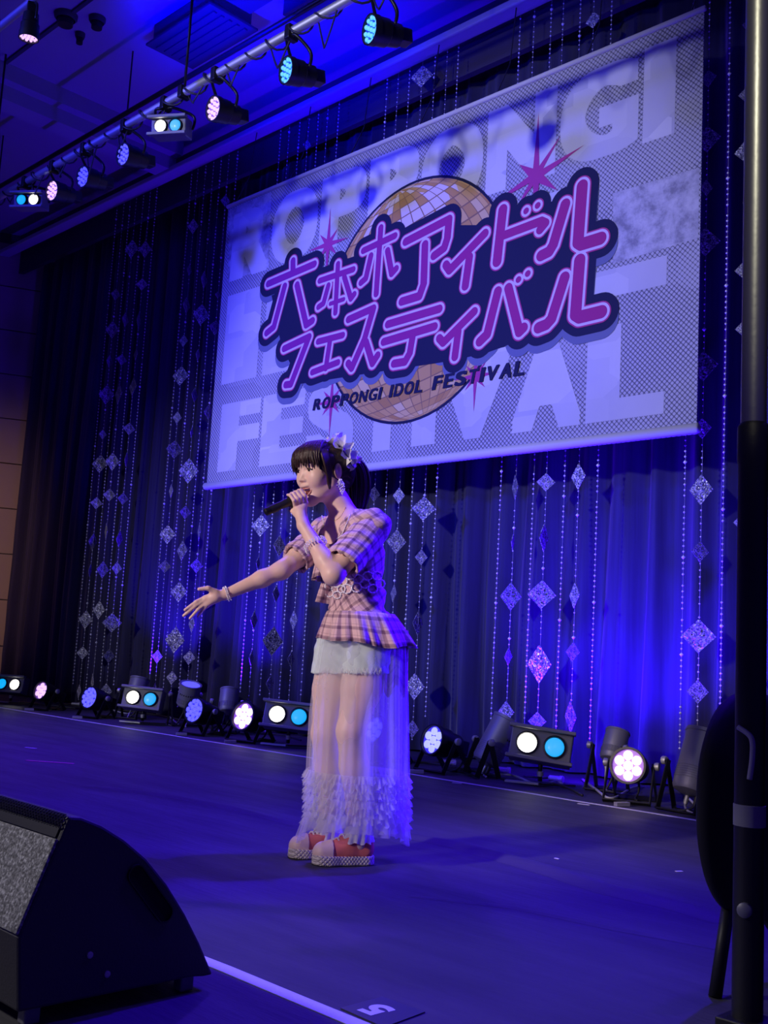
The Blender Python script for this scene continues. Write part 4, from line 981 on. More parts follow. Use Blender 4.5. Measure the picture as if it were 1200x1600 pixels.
# --- hair
hs = SDF()
hs.u(hell((-.010, 0, .033), (.112, .0885, .088)), .01)
hs.d(hell((.114, 0, -.038), (.086, .092, .112)), .012).d(hell((-.004, .094, .000), (.027, .020, .034)), .008).d(hell((-.004, -.094, .000), (.027, .020, .034)), .008)
hs.d(hell((.0, 0, -.13), (.12, .12, .085)), .01)
hs.u(hell((-.085, 0, -.005), (.035, .06, .06)), .03)
hs.disp(lambda p: 0.0012*np.sin(((p - HC) @ HF[:, 1])*520 + 3*np.sin(((p - HC) @ HF[:, 0])*40)))
me, V = sdf_mesh(hs, HC - .2, HC + .2, 0.0032, 'hair'); hair = link_mesh('hair', me, M['dark_hair'], person); hair['label'] = 'dark brown hair with fringe tied in a ponytail'
fr = MB()
for k in range(54):
    l_ = -.068 + .136*((k % 27) + .5*(k // 27))/26.5 + random.uniform(-.002, .002); ln = .016*math.sin(k*1.9) + random.uniform(-.004, .006)
    x_ = math.sqrt(max(0.0, 1 - (l_/.088)**2)); sw_ = .010*math.sin(k*.9)
    fr.tube(smooth_path([hp(.050*x_, l_*.72, .112), hp(.092*x_ + .003, l_*1.04, .086), hp(.105*x_ + .006, l_*1.14 + sw_*.3, .056), hp(.101*x_ + .006, l_*1.18 + sw_, .028 - ln*.6 - .016*(abs(l_)/.066)**2)], 5), [.0072]*5 + [.0062]*4 + [.0042]*3 + [.0028]*2 + [.0014, .0006], 6)
fr.build('fringe', M['dark_hair'], hair, smooth=True)
for s_ in (-1, 1):
    sl = MB()
    for k in range(7):
        o_ = .004*k
        sl.tube(smooth_path([hp(.062 - o_, s_*(.072 + .001*k), .078), hp(.060 - o_*.9, s_*(.086), .040), hp(.050 - o_*.8, s_*(.0865), -.005), hp(.040 - o_*.35, s_*(.080), -.052 - .006*(k % 3))], 5), [.006]*6 + [.0055]*5 + [.004]*4 + [.0012], 6)
    sl.build('side_lock', M['dark_hair'], hair, smooth=True)
pt_ = [(-.095, 0, .055), (-.135, .002, .050), (-.158, .006, .015), (-.160, .010, -.045), (-.150, .014, -.105), (-.140, .018, -.150)]
pn = MB(); pn.tube(smooth_path([hp(*q) for q in pt_], 6), list(np.interp(np.linspace(0, 1, 31), [0, .15, .4, .7, 1], [.020, .026, .034, .032, .010])), 14)
for k in range(46):
    a = random.uniform(0, 6.28); r_ = .026 + random.uniform(0, .010)
    pn.tube(smooth_path([hp(q[0] + r_*s2*math.cos(a), q[1] + r_*s2*math.sin(a), q[2] + random.uniform(-.004, .004)) for q, s2 in zip(pt_, (.6, .8, 1.0, 1.08, .85, .4))], 4), [.0045]*14 + [.0035]*5 + [.001]*2, 5)
pn.build('ponytail', M['dark_hair'], hair, smooth=True)
# ruffled white scrunchie
org = principled('white_organza', (0.80, 0.80, 0.84), 0.6, alpha=0.9, sheen=0.3)
sc0 = P(536, 706, .03); axs = np.array([0.70, 0.15, 0.62]); axs /= np.linalg.norm(axs); b1 = np.cross(axs, [0, 1.0, 0]); b1 /= np.linalg.norm(b1); b2 = np.cross(axs, b1)
bw_ = MB()
for lay in range(3):
    rings = []
    for i in range(7):
        v_ = i/6; rr = .034 + .044*v_ - .004*lay; row = []
        for k in range(110):
            a = 2*math.pi*k/110; wv = math.sin(a*(9 + lay) + lay) * .012*v_ + .004*v_*math.sin(a*17 + 2*lay)
            off = (-.016 + .016*lay)*(.5 + v_) + wv
            row.append(sc0 + (b1*math.cos(a) + b2*math.sin(a))*(rr + .005*v_*math.sin(a*17 + lay)) + axs*off)
        rings.append(row)
    bw_.loft(rings)
bw_.build('ruffled_hair_bow', org, person, smooth=True)
# earring
pearl = principled('crystal_and_pearl', (0.85, 0.82, 0.88), 0.18, spec=0.9)
er = MB(); ec0 = hp(.002, .103, -.024)
for k in range(95):
    z_ = random.random(); rr = .013*math.sin(math.pi*min(1, .12 + z_*.9))*(.6 + .5*random.random()); a = random.uniform(0, 6.28)
    er.ball(ec0 + np.array([rr*math.cos(a) + .012*z_, rr*math.sin(a), -.006 - .058*z_]), random.uniform(.0020, .0034), 6, 4)
eo = er.build('drop_earring', pearl, person, smooth=True); eo['kind'] = 'stuff'; eo['label'] = 'sparkling cluster earring'

# --- shorts
sh = SDF(); sh.u(ell(pc - UP*.01, (.112, .136, .09), BF), .01)
sh.u(rcone(P(574, 1008, .06), P(568, 1056, .085), .090, .092), .03).u(rcone(P(530, 1006, -.06), P(522, 1058, -.035), .090, .090), .03)
n1_ = P(568, 1056, .085) - P(574, 1008, .06); n1_ /= np.linalg.norm(n1_)
sh.i(lambda p: ((p - P(560, 1052, .05)) @ np.array([0.06, 0, -1.0])), .004)
sh.disp(lambda p: 0.0016*np.sin(p[:, 0]*90 + 4*np.sin(p[:, 2]*35)) + 0.0012*np.sin(p[:, 2]*130 + p[:, 0]*60))
me, V = sdf_mesh(sh, (-0.2, -0.32, 0.55), (0.36, 0.28, 1.02), 0.0045, 'shorts')
den = add_noise_bump(principled('washed_denim', (0.58, 0.70, 0.69), 0.8), 220, 0.35, 0.002)
sho = link_mesh('denim_shorts', me, den, person); sho['label'] = 'pale washed denim shorts'
fy = MB()
for k in range(70):
    px_ = 503 + 96*k/69; q = hit(sh, px_, 1046 + 3*math.sin(k*1.3))
    fy.tube([q, q + np.array([random.uniform(-.003, .003), -.002, -.010 - .006*random.random()])], .0012, 4)
fo = fy.build('frayed_hem', principled('denim_thread', (0.8, 0.82, 0.8), 0.8), sho); fo['kind'] = 'stuff'

# --- plaid cloth
m = principled('pink_plaid_cloth', (0.6, 0.4, 0.4), 0.75, sheen=0.2, spec=0.2); t = NT(m)
at = t.n('ShaderNodeAttribute', attribute_name='pl'); sp = t.n('ShaderNodeSeparateXYZ'); t.l(at.outputs['Vector'], sp.inputs[0])
def stripe(t, src, period, w, off=0.0):
    fr_ = t.math('FRACT', t.math('ADD', t.math('MULTIPLY', src, 1/period), off)); d_ = t.math('ABSOLUTE', t.math('SUBTRACT', fr_, 0.5))
    return t.ramp(d_, [(w*0.8, 1.0), (w*1.3, 0.0)])
dk = t.math('ADD', stripe(t, sp.outputs[0], .040, .13), stripe(t, sp.outputs[1], .040, .13)); th = t.math('ADD', stripe(t, sp.outputs[0], .040, .035, .36), stripe(t, sp.outputs[1], .040, .035, .36))
base = t.mix(t.math('MULTIPLY', dk, 0.60, True), (0.70, 0.48, 0.50), (0.18, 0.09, 0.15)); base = t.mix(t.math('MULTIPLY', th, 0.35, True), base, (0.30, 0.16, 0.20))
t.l(base, t.b.inputs['Base Color']); tc = t.n('ShaderNodeTexCoord'); nz = t.n('ShaderNodeTexNoise', i_Scale=55, i_Detail=4); t.l(tc.outputs['Object'], nz.inputs['Vector'])
bp = t.n('ShaderNodeBump', i_Strength=0.35, i_Distance=0.006); t.l(nz.outputs[0], bp.inputs['Height']); t.l(bp.outputs[0], t.b.inputs['Normal'])
M['plaid'] = m
top = SDF()
top.u(rcone(fsh + UP*.004, nsh + UP*.004, .060, .060), .05).u(ell(uc - UP*.01, (.100, .152, .090), BF), .05).u(ell(cc, (.112, .134, .11), BF), .04).u(ell(cc + bf*.062 - UP*.006, (.055, .105, .060), BF), .03).u(ell(wc, (.098, .118, .11), BF), .05).u(ell(pc + UP*.045, (.112, .142, .08), BF), .04)
sl_n, sl_f = nsh*.22 + nel*.78, fsh*.30 + fel*.70
top.u(ell(nsh, (.064, .064, .064)), .03).u(ell(fsh, (.060, .060, .060)), .03)
dn = (nel - nsh)/np.linalg.norm(nel - nsh); df_ = (fel - fsh)/np.linalg.norm(fel - fsh)
top.d(ell(uc + bf*.098 + UP*.022, (.066, .060, .082), BF), .010).d(ell(uc + bf*.075 + UP*.055, (.07, .060, .06), BF), .010).d(ell(nb + bf*.015 + UP*.018, (.072, .066, .042), BF), .012)
top.i(lambda p: -(p[:, 2] - (pc[2] + .055)), .004)
def folds(p):
    q = p - cc; a = q @ bf; b = q @ blat
    return 0.0028*np.sin(p[:, 2]*70 + a*45 + 2.5*np.sin(b*18)) + 0.0022*np.sin(b*95 - p[:, 2]*48 + 2*np.sin(a*30)) + .0018*np.sin(p[:, 2]*150 + 6*np.sin(b*12))*(p[:, 2] < wc[2] + .05)
top.disp(folds)
me, V = sdf_mesh(top, (-0.28, -0.42, 0.80), (0.30, 0.26, 1.36), 0.0036, 'top')
q = V - cc; ang = np.arctan2(q @ blat, q @ bf); u_ = ang*.12; v_ = q[:, 2]
uv = np.stack([u_*.8 + v_*.6, -u_*.6 + v_*.8], 1)
set_pl(me, uv); topo = link_mesh('plaid_top', me, M['plaid'], person); topo['label'] = 'pink and plum plaid blouse with gathered waist'
def sheet(rings, name, mat, parent, closed=True, uvs=None, thick=0.0):
    mb = MB().loft(rings, closed=closed); me = mb.mesh(name, True)
    if uvs is not None: set_pl(me, np.array([w for r in uvs for w in r]))
    o = link_mesh(name, me, mat, parent)
    if thick: so = o.modifiers.new('thickness', 'SOLIDIFY'); so.thickness = thick
    return o
def ering(px, py, d, hw, dw, n, wave, z_off=None, ph=0.0):
    """a ring of cloth about the body: hw half width across the picture, dw half depth, wave(angle) radial offset"""
    c_ = P(px, py, d); row = []
    for k in range(n):
        a = 2*math.pi*k/n; r_ = 1 + wave(a)
        row.append((c_[0] + hw*r_*math.cos(a), c_[1] + dw*r_*math.sin(a), c_[2] + (z_off(a) if z_off else 0)))
    return row
NS = 240
# blouse flounce hanging loose over the waist
def fl_wave(v): return lambda a: v*(.06*math.sin(a*9 + 1) + .035*math.sin(a*17 + .5))
rr = [ering(551, 862, 0, .118, .118, NS, fl_wave(0.0)), ering(549, 875, .0, .132, .124, NS, fl_wave(.4)), ering(548, 888, 0.0, .138, .128, NS, fl_wave(.8), lambda a: -.018*max(0, -math.cos(a))), ering(548, 897, 0.0, .142, .130, NS, fl_wave(1.1), lambda a: -.032*max(0, -math.cos(a + .3)))]
rr = [[q for k, q in enumerate(r) if 95 < (k*360/NS) < 262] for r in rr]
uvs = [[(k*.0042, i*.022) for k in range(len(rr[0]))] for i in range(4)]
sheet(rr, 'blouse_flounce', M['plaid'], topo, closed=False, uvs=uvs, thick=.002)
# a hanging tie end at the front
rr = [[P(512 - 2.0*i + w_*(5 + 1.6*i), 898 + 11*i + 2*w_, .02 - .01*i + .008*math.sin(w_*3 + i)) for w_ in np.linspace(-1, 1, 9)] for i in range(5)]
sheet(rr, 'loose_flap', M['plaid'], topo, closed=False, uvs=[[(k*.006, i*.03) for k in range(9)] for i in range(5)], thick=.002)
# peplum
def pw(v): return lambda a: v*(.070*math.sin(a*11 + .8*math.sin(a*2)) + .040*math.sin(a*19 + 1.3) + .02*math.sin(a*31))
pz = lambda v: (lambda a: -v*(.006*math.sin(a*5 + 1) + .018*max(0, math.cos(a + .9))))
rr = []
for i in range(9):
    v_ = i/8; px_ = 564 + 9*v_; py_ = 958 + 44*v_; hw = .128 + .050*v_**.8; rr.append(ering(px_, py_, 0.0, hw, hw*1.08, NS, pw(v_), pz(v_)))
sheet(rr, 'peplum', M['plaid'], topo, uvs=[[(2*math.pi*k/NS*.15, i*.0135) for k in range(NS)] for i in range(9)], thick=.002)
# plaid tail hanging below the peplum at the back
rr = []
for i in range(9):
    v_ = i/8; rr.append([P(602 + 36*w_ - 2*v_, 985 + 95*v_ + 10*math.sin(w_*9)*v_, .10 - .12*w_ + .014*math.sin(w_*20 + 2*v_)) for w_ in np.linspace(0, 1, 26)])
sheet(rr, 'plaid_tail', M['plaid'], topo, closed=False, uvs=[[(k*.008, i*.027) for k in range(26)] for i in range(9)], thick=.002)
# loose gathered sleeves
def sleeve(a0, e_, dd, r0, r1, name):
    c1 = np.cross(dd, [0, 1.0, 0]); c1 /= np.linalg.norm(c1); c2 = np.cross(dd, c1); q = SDF(); L_ = np.linalg.norm(e_ - a0)
    q.u(rcone(a0 - dd*.004, e_ + dd*.05, r0, r1 + .004), .01).d(rcone(a0 + dd*.05, e_ + dd*.11, r0 - .016, r1 - .006), .004)
    q.i(lambda p: (p - e_) @ dd, .003)
    def fold(p):
        r_ = p - a0; al = np.clip((r_ @ dd)/L_, 0, 1); an_ = np.arctan2(r_ @ c1, r_ @ c2)
        return np.clip(al*2, 0, 1)*(.0016*np.sin(an_*7 + 2*al) + .0012*np.sin(an_*13 + 5*al) + .0018*np.sin(al*24 + an_*3))
    q.disp(fold); lo_ = np.minimum(a0, e_) - .1; hi_ = np.maximum(a0, e_) + .1
    me, V = sdf_mesh(q, lo_, hi_, .0034, name); r_ = V - a0; set_pl(me, np.stack([r_ @ dd, np.arctan2(r_ @ c1, r_ @ c2)*.07], 1))
    link_mesh(name, me, M['plaid'], topo)
sleeve(nsh, sl_n, dn, .0655, .0635, 'sleeve'); sleeve(fsh, sl_f, df_, .0600, .0580, 'sleeve')
# beaded trims: neckline, necklace, waist flowers
bt = MB()
nl = smooth_path([(503, 806, 0), (507, 820, 0), (514, 834, 0), (522, 842, 0), (532, 838, 0), (540, 822, 0), (547, 804, 0)], 9)
for k, q in enumerate(nl): bt.ball(hit(top, q.x, q.y, .002), .0032 if k % 2 else .0024, 6, 4)
bt.build('neckline_beads', pearl, topo, smooth=True)['kind'] = 'stuff'
nk = MB()
for k, q in enumerate(smooth_path([(509, 795, 0), (513, 806, 0), (521, 813, 0), (531, 808, 0), (540, 793, 0)], 8)): nk.ball(hit(sk, q.x, q.y, .001), .0018, 6, 4)
nk.build('necklace', principled('gold_chain', (0.8, 0.55, 0.3), 0.3, 0.8), person, smooth=True)['kind'] = 'stuff'
def flower(px, py, R_, pet=5, rot=0.3):
    mb = MB()
    for j in range(pet):
        a0 = rot + 2*math.pi*j/pet; cx, cy = px + R_*1.25*math.cos(a0), py + R_*1.1*math.sin(a0)
        loop = []
        for k in range(18):
            a = 2*math.pi*k/18; loop.append(hit(top, cx + R_*.72*math.cos(a), cy + R_*.66*math.sin(a), .004))
        mb.tube(loop, .0026, 6, closed=True)
        for q in loop[::2]: mb.ball(q - np.array([0, .002, 0]), .0036, 6, 4)
    mb.build('beaded_flower', pearl, topo, smooth=True)
flower(582, 909, 10.0); flower(548, 910, 10.5, 5, .8); flower(523, 921, 8.5, 5, 1.2)

# --- sheer skirt with ruffles
def tulle(name, alpha, col=(0.78, 0.78, 0.84)):
    m = bpy.data.materials.new(name); m.use_nodes = True; nt = m.node_tree; nt.nodes.clear()
    o = nt.nodes.new('ShaderNodeOutputMaterial'); mx = nt.nodes.new('ShaderNodeMixShader'); tp = nt.nodes.new('ShaderNodeBsdfTransparent')
    df2 = nt.nodes.new('ShaderNodeBsdfDiffuse'); tl = nt.nodes.new('ShaderNodeBsdfTranslucent'); m2 = nt.nodes.new('ShaderNodeMixShader')
    df2.inputs[0].default_value = (*col, 1); tl.inputs[0].default_value = (*col, 1); m2.inputs[0].default_value = 0.5
    tcn = nt.nodes.new('ShaderNodeTexCoord'); nzn = nt.nodes.new('ShaderNodeTexNoise'); nzn.inputs['Scale'].default_value = 9; nzn.inputs['Detail'].default_value = 4
    mr = nt.nodes.new('ShaderNodeMapRange'); mr.inputs['To Min'].default_value = alpha*.7; mr.inputs['To Max'].default_value = alpha*1.3
    nt.links.new(tcn.outputs['Object'], nzn.inputs['Vector']); nt.links.new(nzn.outputs[0], mr.inputs[0]); nt.links.new(mr.outputs[0], mx.inputs[0])
    nt.links.new(df2.outputs[0], m2.inputs[1]); nt.links.new(tl.outputs[0], m2.inputs[2]); nt.links.new(tp.outputs[0], mx.inputs[1]); nt.links.new(m2.outputs[0], mx.inputs[2]); nt.links.new(mx.outputs[0], o.inputs[0])
    return m
M['tulle'] = tulle('sheer_tulle', .27); M['ruffle'] = tulle('gathered_tulle', .42); M['flounce'] = tulle('tulle_flounce', .38)
def sw(v, k_=1.0): return lambda a: k_*v*(.040*math.sin(a*14 + 1.2*math.sin(a*3)) + .025*math.sin(a*23 + .7) + .018*math.sin(a*37))
keys = [(985, 568, .150), (1010, 568, .163), (1060, 564, .172), (1120, 561, .180), (1170, 560, .182), (1215, 559, .184), (1262, 558, .182)]
skirt = empty('sheer_skirt', (0, 0, 0), 0, person); skirt['label'] = 'long sheer white tulle skirt with ruffle bands'
rr = []
for i in range(15):
    y_ = 985 + (1262 - 985)*i/14; px_ = np.interp(y_, [k[0] for k in keys], [k[1] for k in keys]); hw = np.interp(y_, [k[0] for k in keys], [k[2] for k in keys])
    rr.append(ering(px_, y_, 0.0, hw, hw*1.06, NS, sw(.35 + .65*i/14)))
sheet(rr, 'tulle_layer', M['tulle'], skirt)
rr2 = []
for i in range(11):
    y_ = 1000 + (1255 - 1000)*i/10; px_ = np.interp(y_, [k[0] for k in keys], [k[1] for k in keys]) + 2; hw = np.interp(y_, [k[0] for k in keys], [k[2] for k in keys])*.92
    rr2.append(ering(px_, y_, 0.0, hw, hw*1.0, NS, lambda a: .055*math.sin(a*11 + 2 + i*.05)))
sheet(rr2, 'inner_tulle_layer', M['tulle'], skirt)
for y0 in (1204, 1215, 1227, 1241, 1252, 1263):
    rr = []; ph = y0*.37
    for i in range(6):
        v_ = i/5; y_ = y0 + 13*v_
        rr.append(ering(558, y_, 0.0, .186 + .011*v_, .188 + .011*v_, 420, lambda a: v_*(.040*math.sin(a*47 + 2.2*math.sin(a*6 + ph) + ph) + .030*math.sin(a*83 + ph*2 + i*.4)), lambda a: v_*(.007*math.sin(a*29 + ph) + .005*math.sin(a*61 + ph))))
    sheet(rr, 'ruffle_band', M['ruffle'], skirt)
rr = []
for i in range(8):
    v_ = i/7; y_ = 1262 + (1316 - 1262)*v_; hw = .186 + .018*v_; px_ = 558 - 7*v_
    rr.append(ering(px_, y_, 0.0, hw, hw*1.0, 300, lambda a: v_*(.05*math.sin(a*17 + 1.5*math.sin(a*2)) + .03*math.sin(a*33 + .7)), lambda a: v_*(.016*math.cos(a) + .012*math.sin(a*7) + .078*max(0, -math.sin(a + .2))**1.5)))
sheet(rr, 'hem_flounce', M['flounce'], skirt)
rr3 = [ering(556, y_, 0, .17 + .012*i, .16 + .012*i, 300, lambda a: .03*math.sin(a*25 + i)) for i, y_ in enumerate((1268, 1276, 1284, 1290))]
sheet(rr3, 'inner_flounce', M['flounce'], skirt)

# --- shoes
canvas = add_noise_bump(principled('coral_canvas', (0.80, 0.20, 0.16), 0.75), 260, 0.2, .001); rub = principled('white_rubber', (0.80, 0.76, 0.72), 0.45); cap_m = principled('pale_pink_toe', (0.82, 0.62, 0.58), 0.5); lace_m = principled('white_lace', (0.82, 0.78, 0.76), 0.7)
t = NT(rub); tc = t.n('ShaderNodeTexCoord'); sp = t.n('ShaderNodeSeparateXYZ'); t.l(tc.outputs['Object'], sp.inputs[0])
g1 = t.math('ABSOLUTE', t.math('SINE', t.math('MULTIPLY', t.math('ADD', t.math('ADD', sp.outputs[0], sp.outputs[1]), sp.outputs[2]), 190))); g2 = t.math('ABSOLUTE', t.math('SINE', t.math('MULTIPLY', t.math('SUBTRACT', t.math('ADD', sp.outputs[0], sp.outputs[1]), sp.outputs[2]), 190)))
bp = t.n('ShaderNodeBump', i_Strength=0.9, i_Distance=0.004); t.l(t.math('MINIMUM', g1, g2), bp.inputs['Height']); t.l(bp.outputs[0], t.b.inputs['Normal'])
t.l(t.mix(t.ramp(t.math('MINIMUM', g1, g2), [(0.05, 0.0), (0.22, 1.0)]), (0.34, 0.28, 0.30), (0.82, 0.78, 0.74)), t.b.inputs['Base Color'])
def shoe(heel, toe, ankle, nm):
    so_ = empty('sneaker', (0, 0, 0), 0, person); so_['label'] = nm
    h_ = np.array([heel[0], heel[1], 0]); t_ = np.array([toe[0], toe[1], 0]); a = (t_ - h_)/np.linalg.norm(t_ - h_); b = np.array([-a[1], a[0], 0]); L = np.linalg.norm(t_ - h_)
    g = lambda x, y, z: h_ + a*x*L + b*y + UP*z
    s1 = SDF()
    for q0, q1, r0, r1 in (((.15, 0), (.45, 0), .036, .037), ((.45, 0), (.78, .004), .037, .046), ((.78, .004), (.86, .006), .046, .040)):
        s1.u(rcone(g(q0[0], q0[1], 0), g(q1[0], q1[1], 0), r0 + .0, r1 + .0), .02)
    flat = lambda p: s1(np.stack([p[:, 0], p[:, 1], np.zeros(len(p))], 1))
    sole = lambda p: smax(smax(flat(p), p[:, 2] - (.034 + .006*np.clip(((p - h_) @ a)/L - .6, 0, 1)), .006), .002 - p[:, 2], .004)
    lo_ = np.minimum(h_, t_) - .09; hi_ = np.maximum(h_, t_) + .09; lo_[2] = -.006; hi_[2] = .20
    me, _ = sdf_mesh(sole, lo_, hi_, .0028, 'sole'); link_mesh('sole', me, rub, so_)
    up_ = SDF(); ank = np.array(ankle)
    up_.u(rcone(g(.16, 0, .055), g(.45, 0, .062), .034, .036), .02).u(rcone(g(.45, 0, .055), g(.85, .004, .042), .040, .036), .02).u(rcone(g(.22, 0, .07), ank + UP*.0, .037, .042), .03)
    up_.i(lambda p: flat(p) + .002, .004).i(lambda p: -(p[:, 2] - .028), .003).i(lambda p: p[:, 2] - ank[2] - .004, .004)
    me, V = sdf_mesh(up_, lo_, hi_, .0028, 'upper'); link_mesh('canvas_upper', me, canvas, so_)
    tc_ = SDF(); tc_.u(rcone(g(.72, .003, .045), g(.86, .004, .041), .043, .040), .02); tc_.i(lambda p: flat(p) - .001, .003).i(lambda p: -(p[:, 2] - .03), .003).i(lambda p: .715 - ((p - h_) @ a)/L, .004)
    me, V = sdf_mesh(tc_, lo_, hi_, .0028, 'toe'); link_mesh('toe_cap', me, cap_m, so_)
    for k in range(5):
        x_ = .68 - .085*k; z_ = .088 + .013*k; w_ = .020
        MB().tube(smooth_path([g(x_, -w_, z_ - .016), g(x_ - .02, -w_*.3, z_ + .001), g(x_ - .05, w_*.3, z_ + .004), g(x_ - .07, w_, z_ - .010)], 5), .0038, 6).build('lace', lace_m, so_, smooth=True)
    for sg in (-1, 1):
        lp = [g(.36 + .05*math.cos(k), sg*(.012 + .018*(1 + math.sin(k - 1.57))*.5), .135 - .02*(1 - math.cos(k))*.5) for k in np.linspace(0, 5.6, 14)]
        MB().tube(lp, .0034, 6).build('lace_bow', lace_m, so_, smooth=True)
    # frilled sock cuff
    rr = []
    for i in range(6):
        v_ = i/5; c_ = ank + UP*(.065 - .085*v_); R_ = .040 + .016*v_
        rr.append([c_ + np.array([R_*(1 + .12*v_*math.sin(k*.9 + i))*math.cos(2*math.pi*k/90), R_*(1 + .12*v_*math.sin(k*.9 + i))*math.sin(2*math.pi*k/90), .004*math.sin(k*.6)]) for k in range(90)])
    sheet(rr, 'frilled_sock', org, so_)
def gp(px, d): q = P(px, 1345, d); return (q[0], q[1])
an = P(560, 1306, .05); shoe(gp(583, .03), gp(491, .085), an, 'near coral canvas sneaker with thick white patterned sole')
an = P(513, 1304, -.065); shoe(gp(538, -.075), gp(454, -.02), an, 'far coral canvas sneaker with thick white patterned sole')
# --- bracelets
def bracelet(c_, axis, r_, n, name):
    axis = np.array(axis)/np.linalg.norm(axis); c1 = np.cross(axis, [0.3, 1.0, 0.2]); c1 /= np.linalg.norm(c1); c2 = np.cross(axis, c1); mb = MB()
    for j in range(n):
        for k in range(26):
            a = 2*math.pi*k/26; mb.ball(c_ + axis*(.007*(j - (n-1)/2) + .002*math.sin(a*2 + j)) + (c1*math.cos(a) + c2*math.sin(a))*(r_ + .0012*math.sin(k*2.1 + j)), .0030, 6, 4)
    o = mb.build(name, pearl, person, smooth=True); o['kind'] = 'stuff'
nv = nel - nwr; bracelet(nwr*.60 + nel*.40, nv, .041, 3, 'pearl_bracelet'); fv = fel - fwr; bracelet(fwr*.97 + fel*.03, fv, .0265, 2, 'thin_bracelet')

# ------------------------------------------------------------------ microphone (held: a thing of its own)
mic = empty('microphone', tuple(W0), math.atan2(ER[1], ER[0])); tag(mic, 'black handheld microphone held to the singer\'s mouth', 'microphone')
A_ = aim(MBk - MA); Lm = np.linalg.norm(MBk - MA)
MB().lathe([(.0155, .028), (.0175, .034), (.0165, .06), (.0150, Lm*.6), (.0160, Lm - .012), (.0145, Lm)], 20, A_, MA).build('handle', M['black'], mic, smooth=True, angle=50)
MB().lathe([(.008, -.024), (.018, -.018), (.024, -.004), (.0245, .008), (.019, .024), (.016, .030)], 20, A_, MA).build('grille_head', principled('mic_grille', (0.10, 0.10, 0.11), 0.35, 0.8), mic, smooth=True)
MB().lathe([(.0235, .006), (.0258, .008), (.0258, .015), (.0225, .017)], 20, A_, MA).build('collar_ring', M['steel'], mic, smooth=True, angle=40)
MB().lathe([(.0148, 0), (.0148, .02), (.010, .024)], 16, A_, MBk - np.array(ax_)*.002).build('antenna_cap', M['black_metal'], mic, smooth=True, angle=40)
# ------------------------------------------------------------------ wedge monitor, front left
WX = -2.02
def prof(px, py): p = on_x(px, py, WX); return (float(p[1]), max(0.03, float(p[2])))
OUT = [(30, 1560), (28, 1466), (60, 1390), (108, 1276), (128, 1277), (160, 1290), (195, 1312), (230, 1342), (262, 1382), (290, 1428), (312, 1472), (328, 1510), (333, 1528), (318, 1545), (300, 1558)]
pr = [prof(*p) for p in OUT]; zlo = min(q[1] for q in pr); zlo = 0.034
pr[0] = (pr[0][0], zlo); pr[-1] = (pr[-1][0], zlo)
wedge = empty('wedge_monitor', (WX, 0, 0)); tag(wedge, 'black wedge floor monitor with curved side panel at the front left', 'loudspeaker')
spk = principled('speckled_cabinet_paint', (0.10, 0.10, 0.11), 0.6); t = NT(spk); tc = t.n('ShaderNodeTexCoord'); nz = t.n('ShaderNodeTexNoise', i_Scale=150, i_Detail=2); t.l(tc.outputs['Object'], nz.inputs['Vector'])
t.l(t.ramp(nz.outputs[0], [(0.35, (0.06, 0.06, 0.065)), (0.55, (0.20, 0.20, 0.21)), (0.7, (0.48, 0.48, 0.50))]), t.b.inputs['Base Color'])
bp = t.n('ShaderNodeBump', i_Strength=0.6, i_Distance=0.003); t.l(nz.outputs[0], bp.inputs['Height']); t.l(bp.outputs[0], t.b.inputs['Normal'])
WL = 0.78; n = len(pr)
mb = MB(); mb.add([(0, y, z) for y, z in pr] + [(-WL, y, z) for y, z in pr], [tuple(range(n)), tuple(reversed(range(n, 2*n)))] + [(i, n + i, n + (i+1) % n, (i+1) % n) for i in range(n)])
cab = mb.build('cabinet', add_noise_bump(principled('black_cabinet_paint', (0.035, 0.033, 0.04), 0.55), 180, 0.4, .002), wedge, bevel=0.006)
# speckled back panel, perforated strip along the top
a_, b_, c_ = np.array(pr[1]), np.array(pr[2]), np.array(pr[3]); dirv = (c_ - a_)/np.linalg.norm(c_ - a_); nrm = np.array([-dirv[1], dirv[0]])
if nrm[0] > 0: nrm = -nrm
Ls = np.linalg.norm(c_ - a_)
def slab(t0, t1, x0, x1, th, name, mat, bev=0.0):
    p0, p1 = a_ + dirv*Ls*t0, a_ + dirv*Ls*t1
    vs = [(x, *(q + nrm*o)) for x in (x0, x1) for q in (p0, p1) for o in (-.004, th)]
    return MB().add(vs, [(0, 1, 3, 2), (4, 6, 7, 5), (0, 4, 5, 1), (2, 3, 7, 6), (0, 2, 6, 4), (1, 5, 7, 3)]).build(name, mat, wedge, bevel=bev)
slab(0.02, 0.80, -0.004, -WL + .01, .006, 'speckled_back_panel', spk, .002)
slab(0.81, 0.90, -0.012, -WL + .01, .004, 'grille_border', M['black_metal'])
gr = principled('black_grille_steel', (0.22, 0.22, 0.23), 0.3, 0.8)
hexm = MB(); 
for k in range(6):
    a0, a1 = math.pi/3*k, math.pi/3*(k+1)
    hexm.add([(r*math.cos(a), r*math.sin(a), z) for r, z in ((.0062, 0), (.0044, .0022), (.0040, -.002)) for a in (a0, a1)], [(0, 1, 3, 2), (2, 3, 5, 4)])
hm = hexm.mesh('grille_ring'); 
rows = [(0.905 + .022*j) for j in range(5)]; stuff = MB()
for j, tt in enumerate(rows):
    p0 = a_ + dirv*Ls*tt
    for k in range(60):
        x = -0.012 - .0122*k - (.0061 if j % 2 else 0); cpos = (x, p0[0] + nrm[0]*.003, p0[1] + nrm[1]*.003)
        R3 = Matrix(((1, 0, 0), (0, dirv[0], nrm[0]), (0, dirv[1], nrm[1])))
        stuff.add([R3 @ v.co + Vector(cpos) for v in hm.vertices], [tuple(p.vertices) for p in hm.polygons])
go = stuff.build('perforated_grille', gr, wedge, smooth=False); go['kind'] = 'stuff'
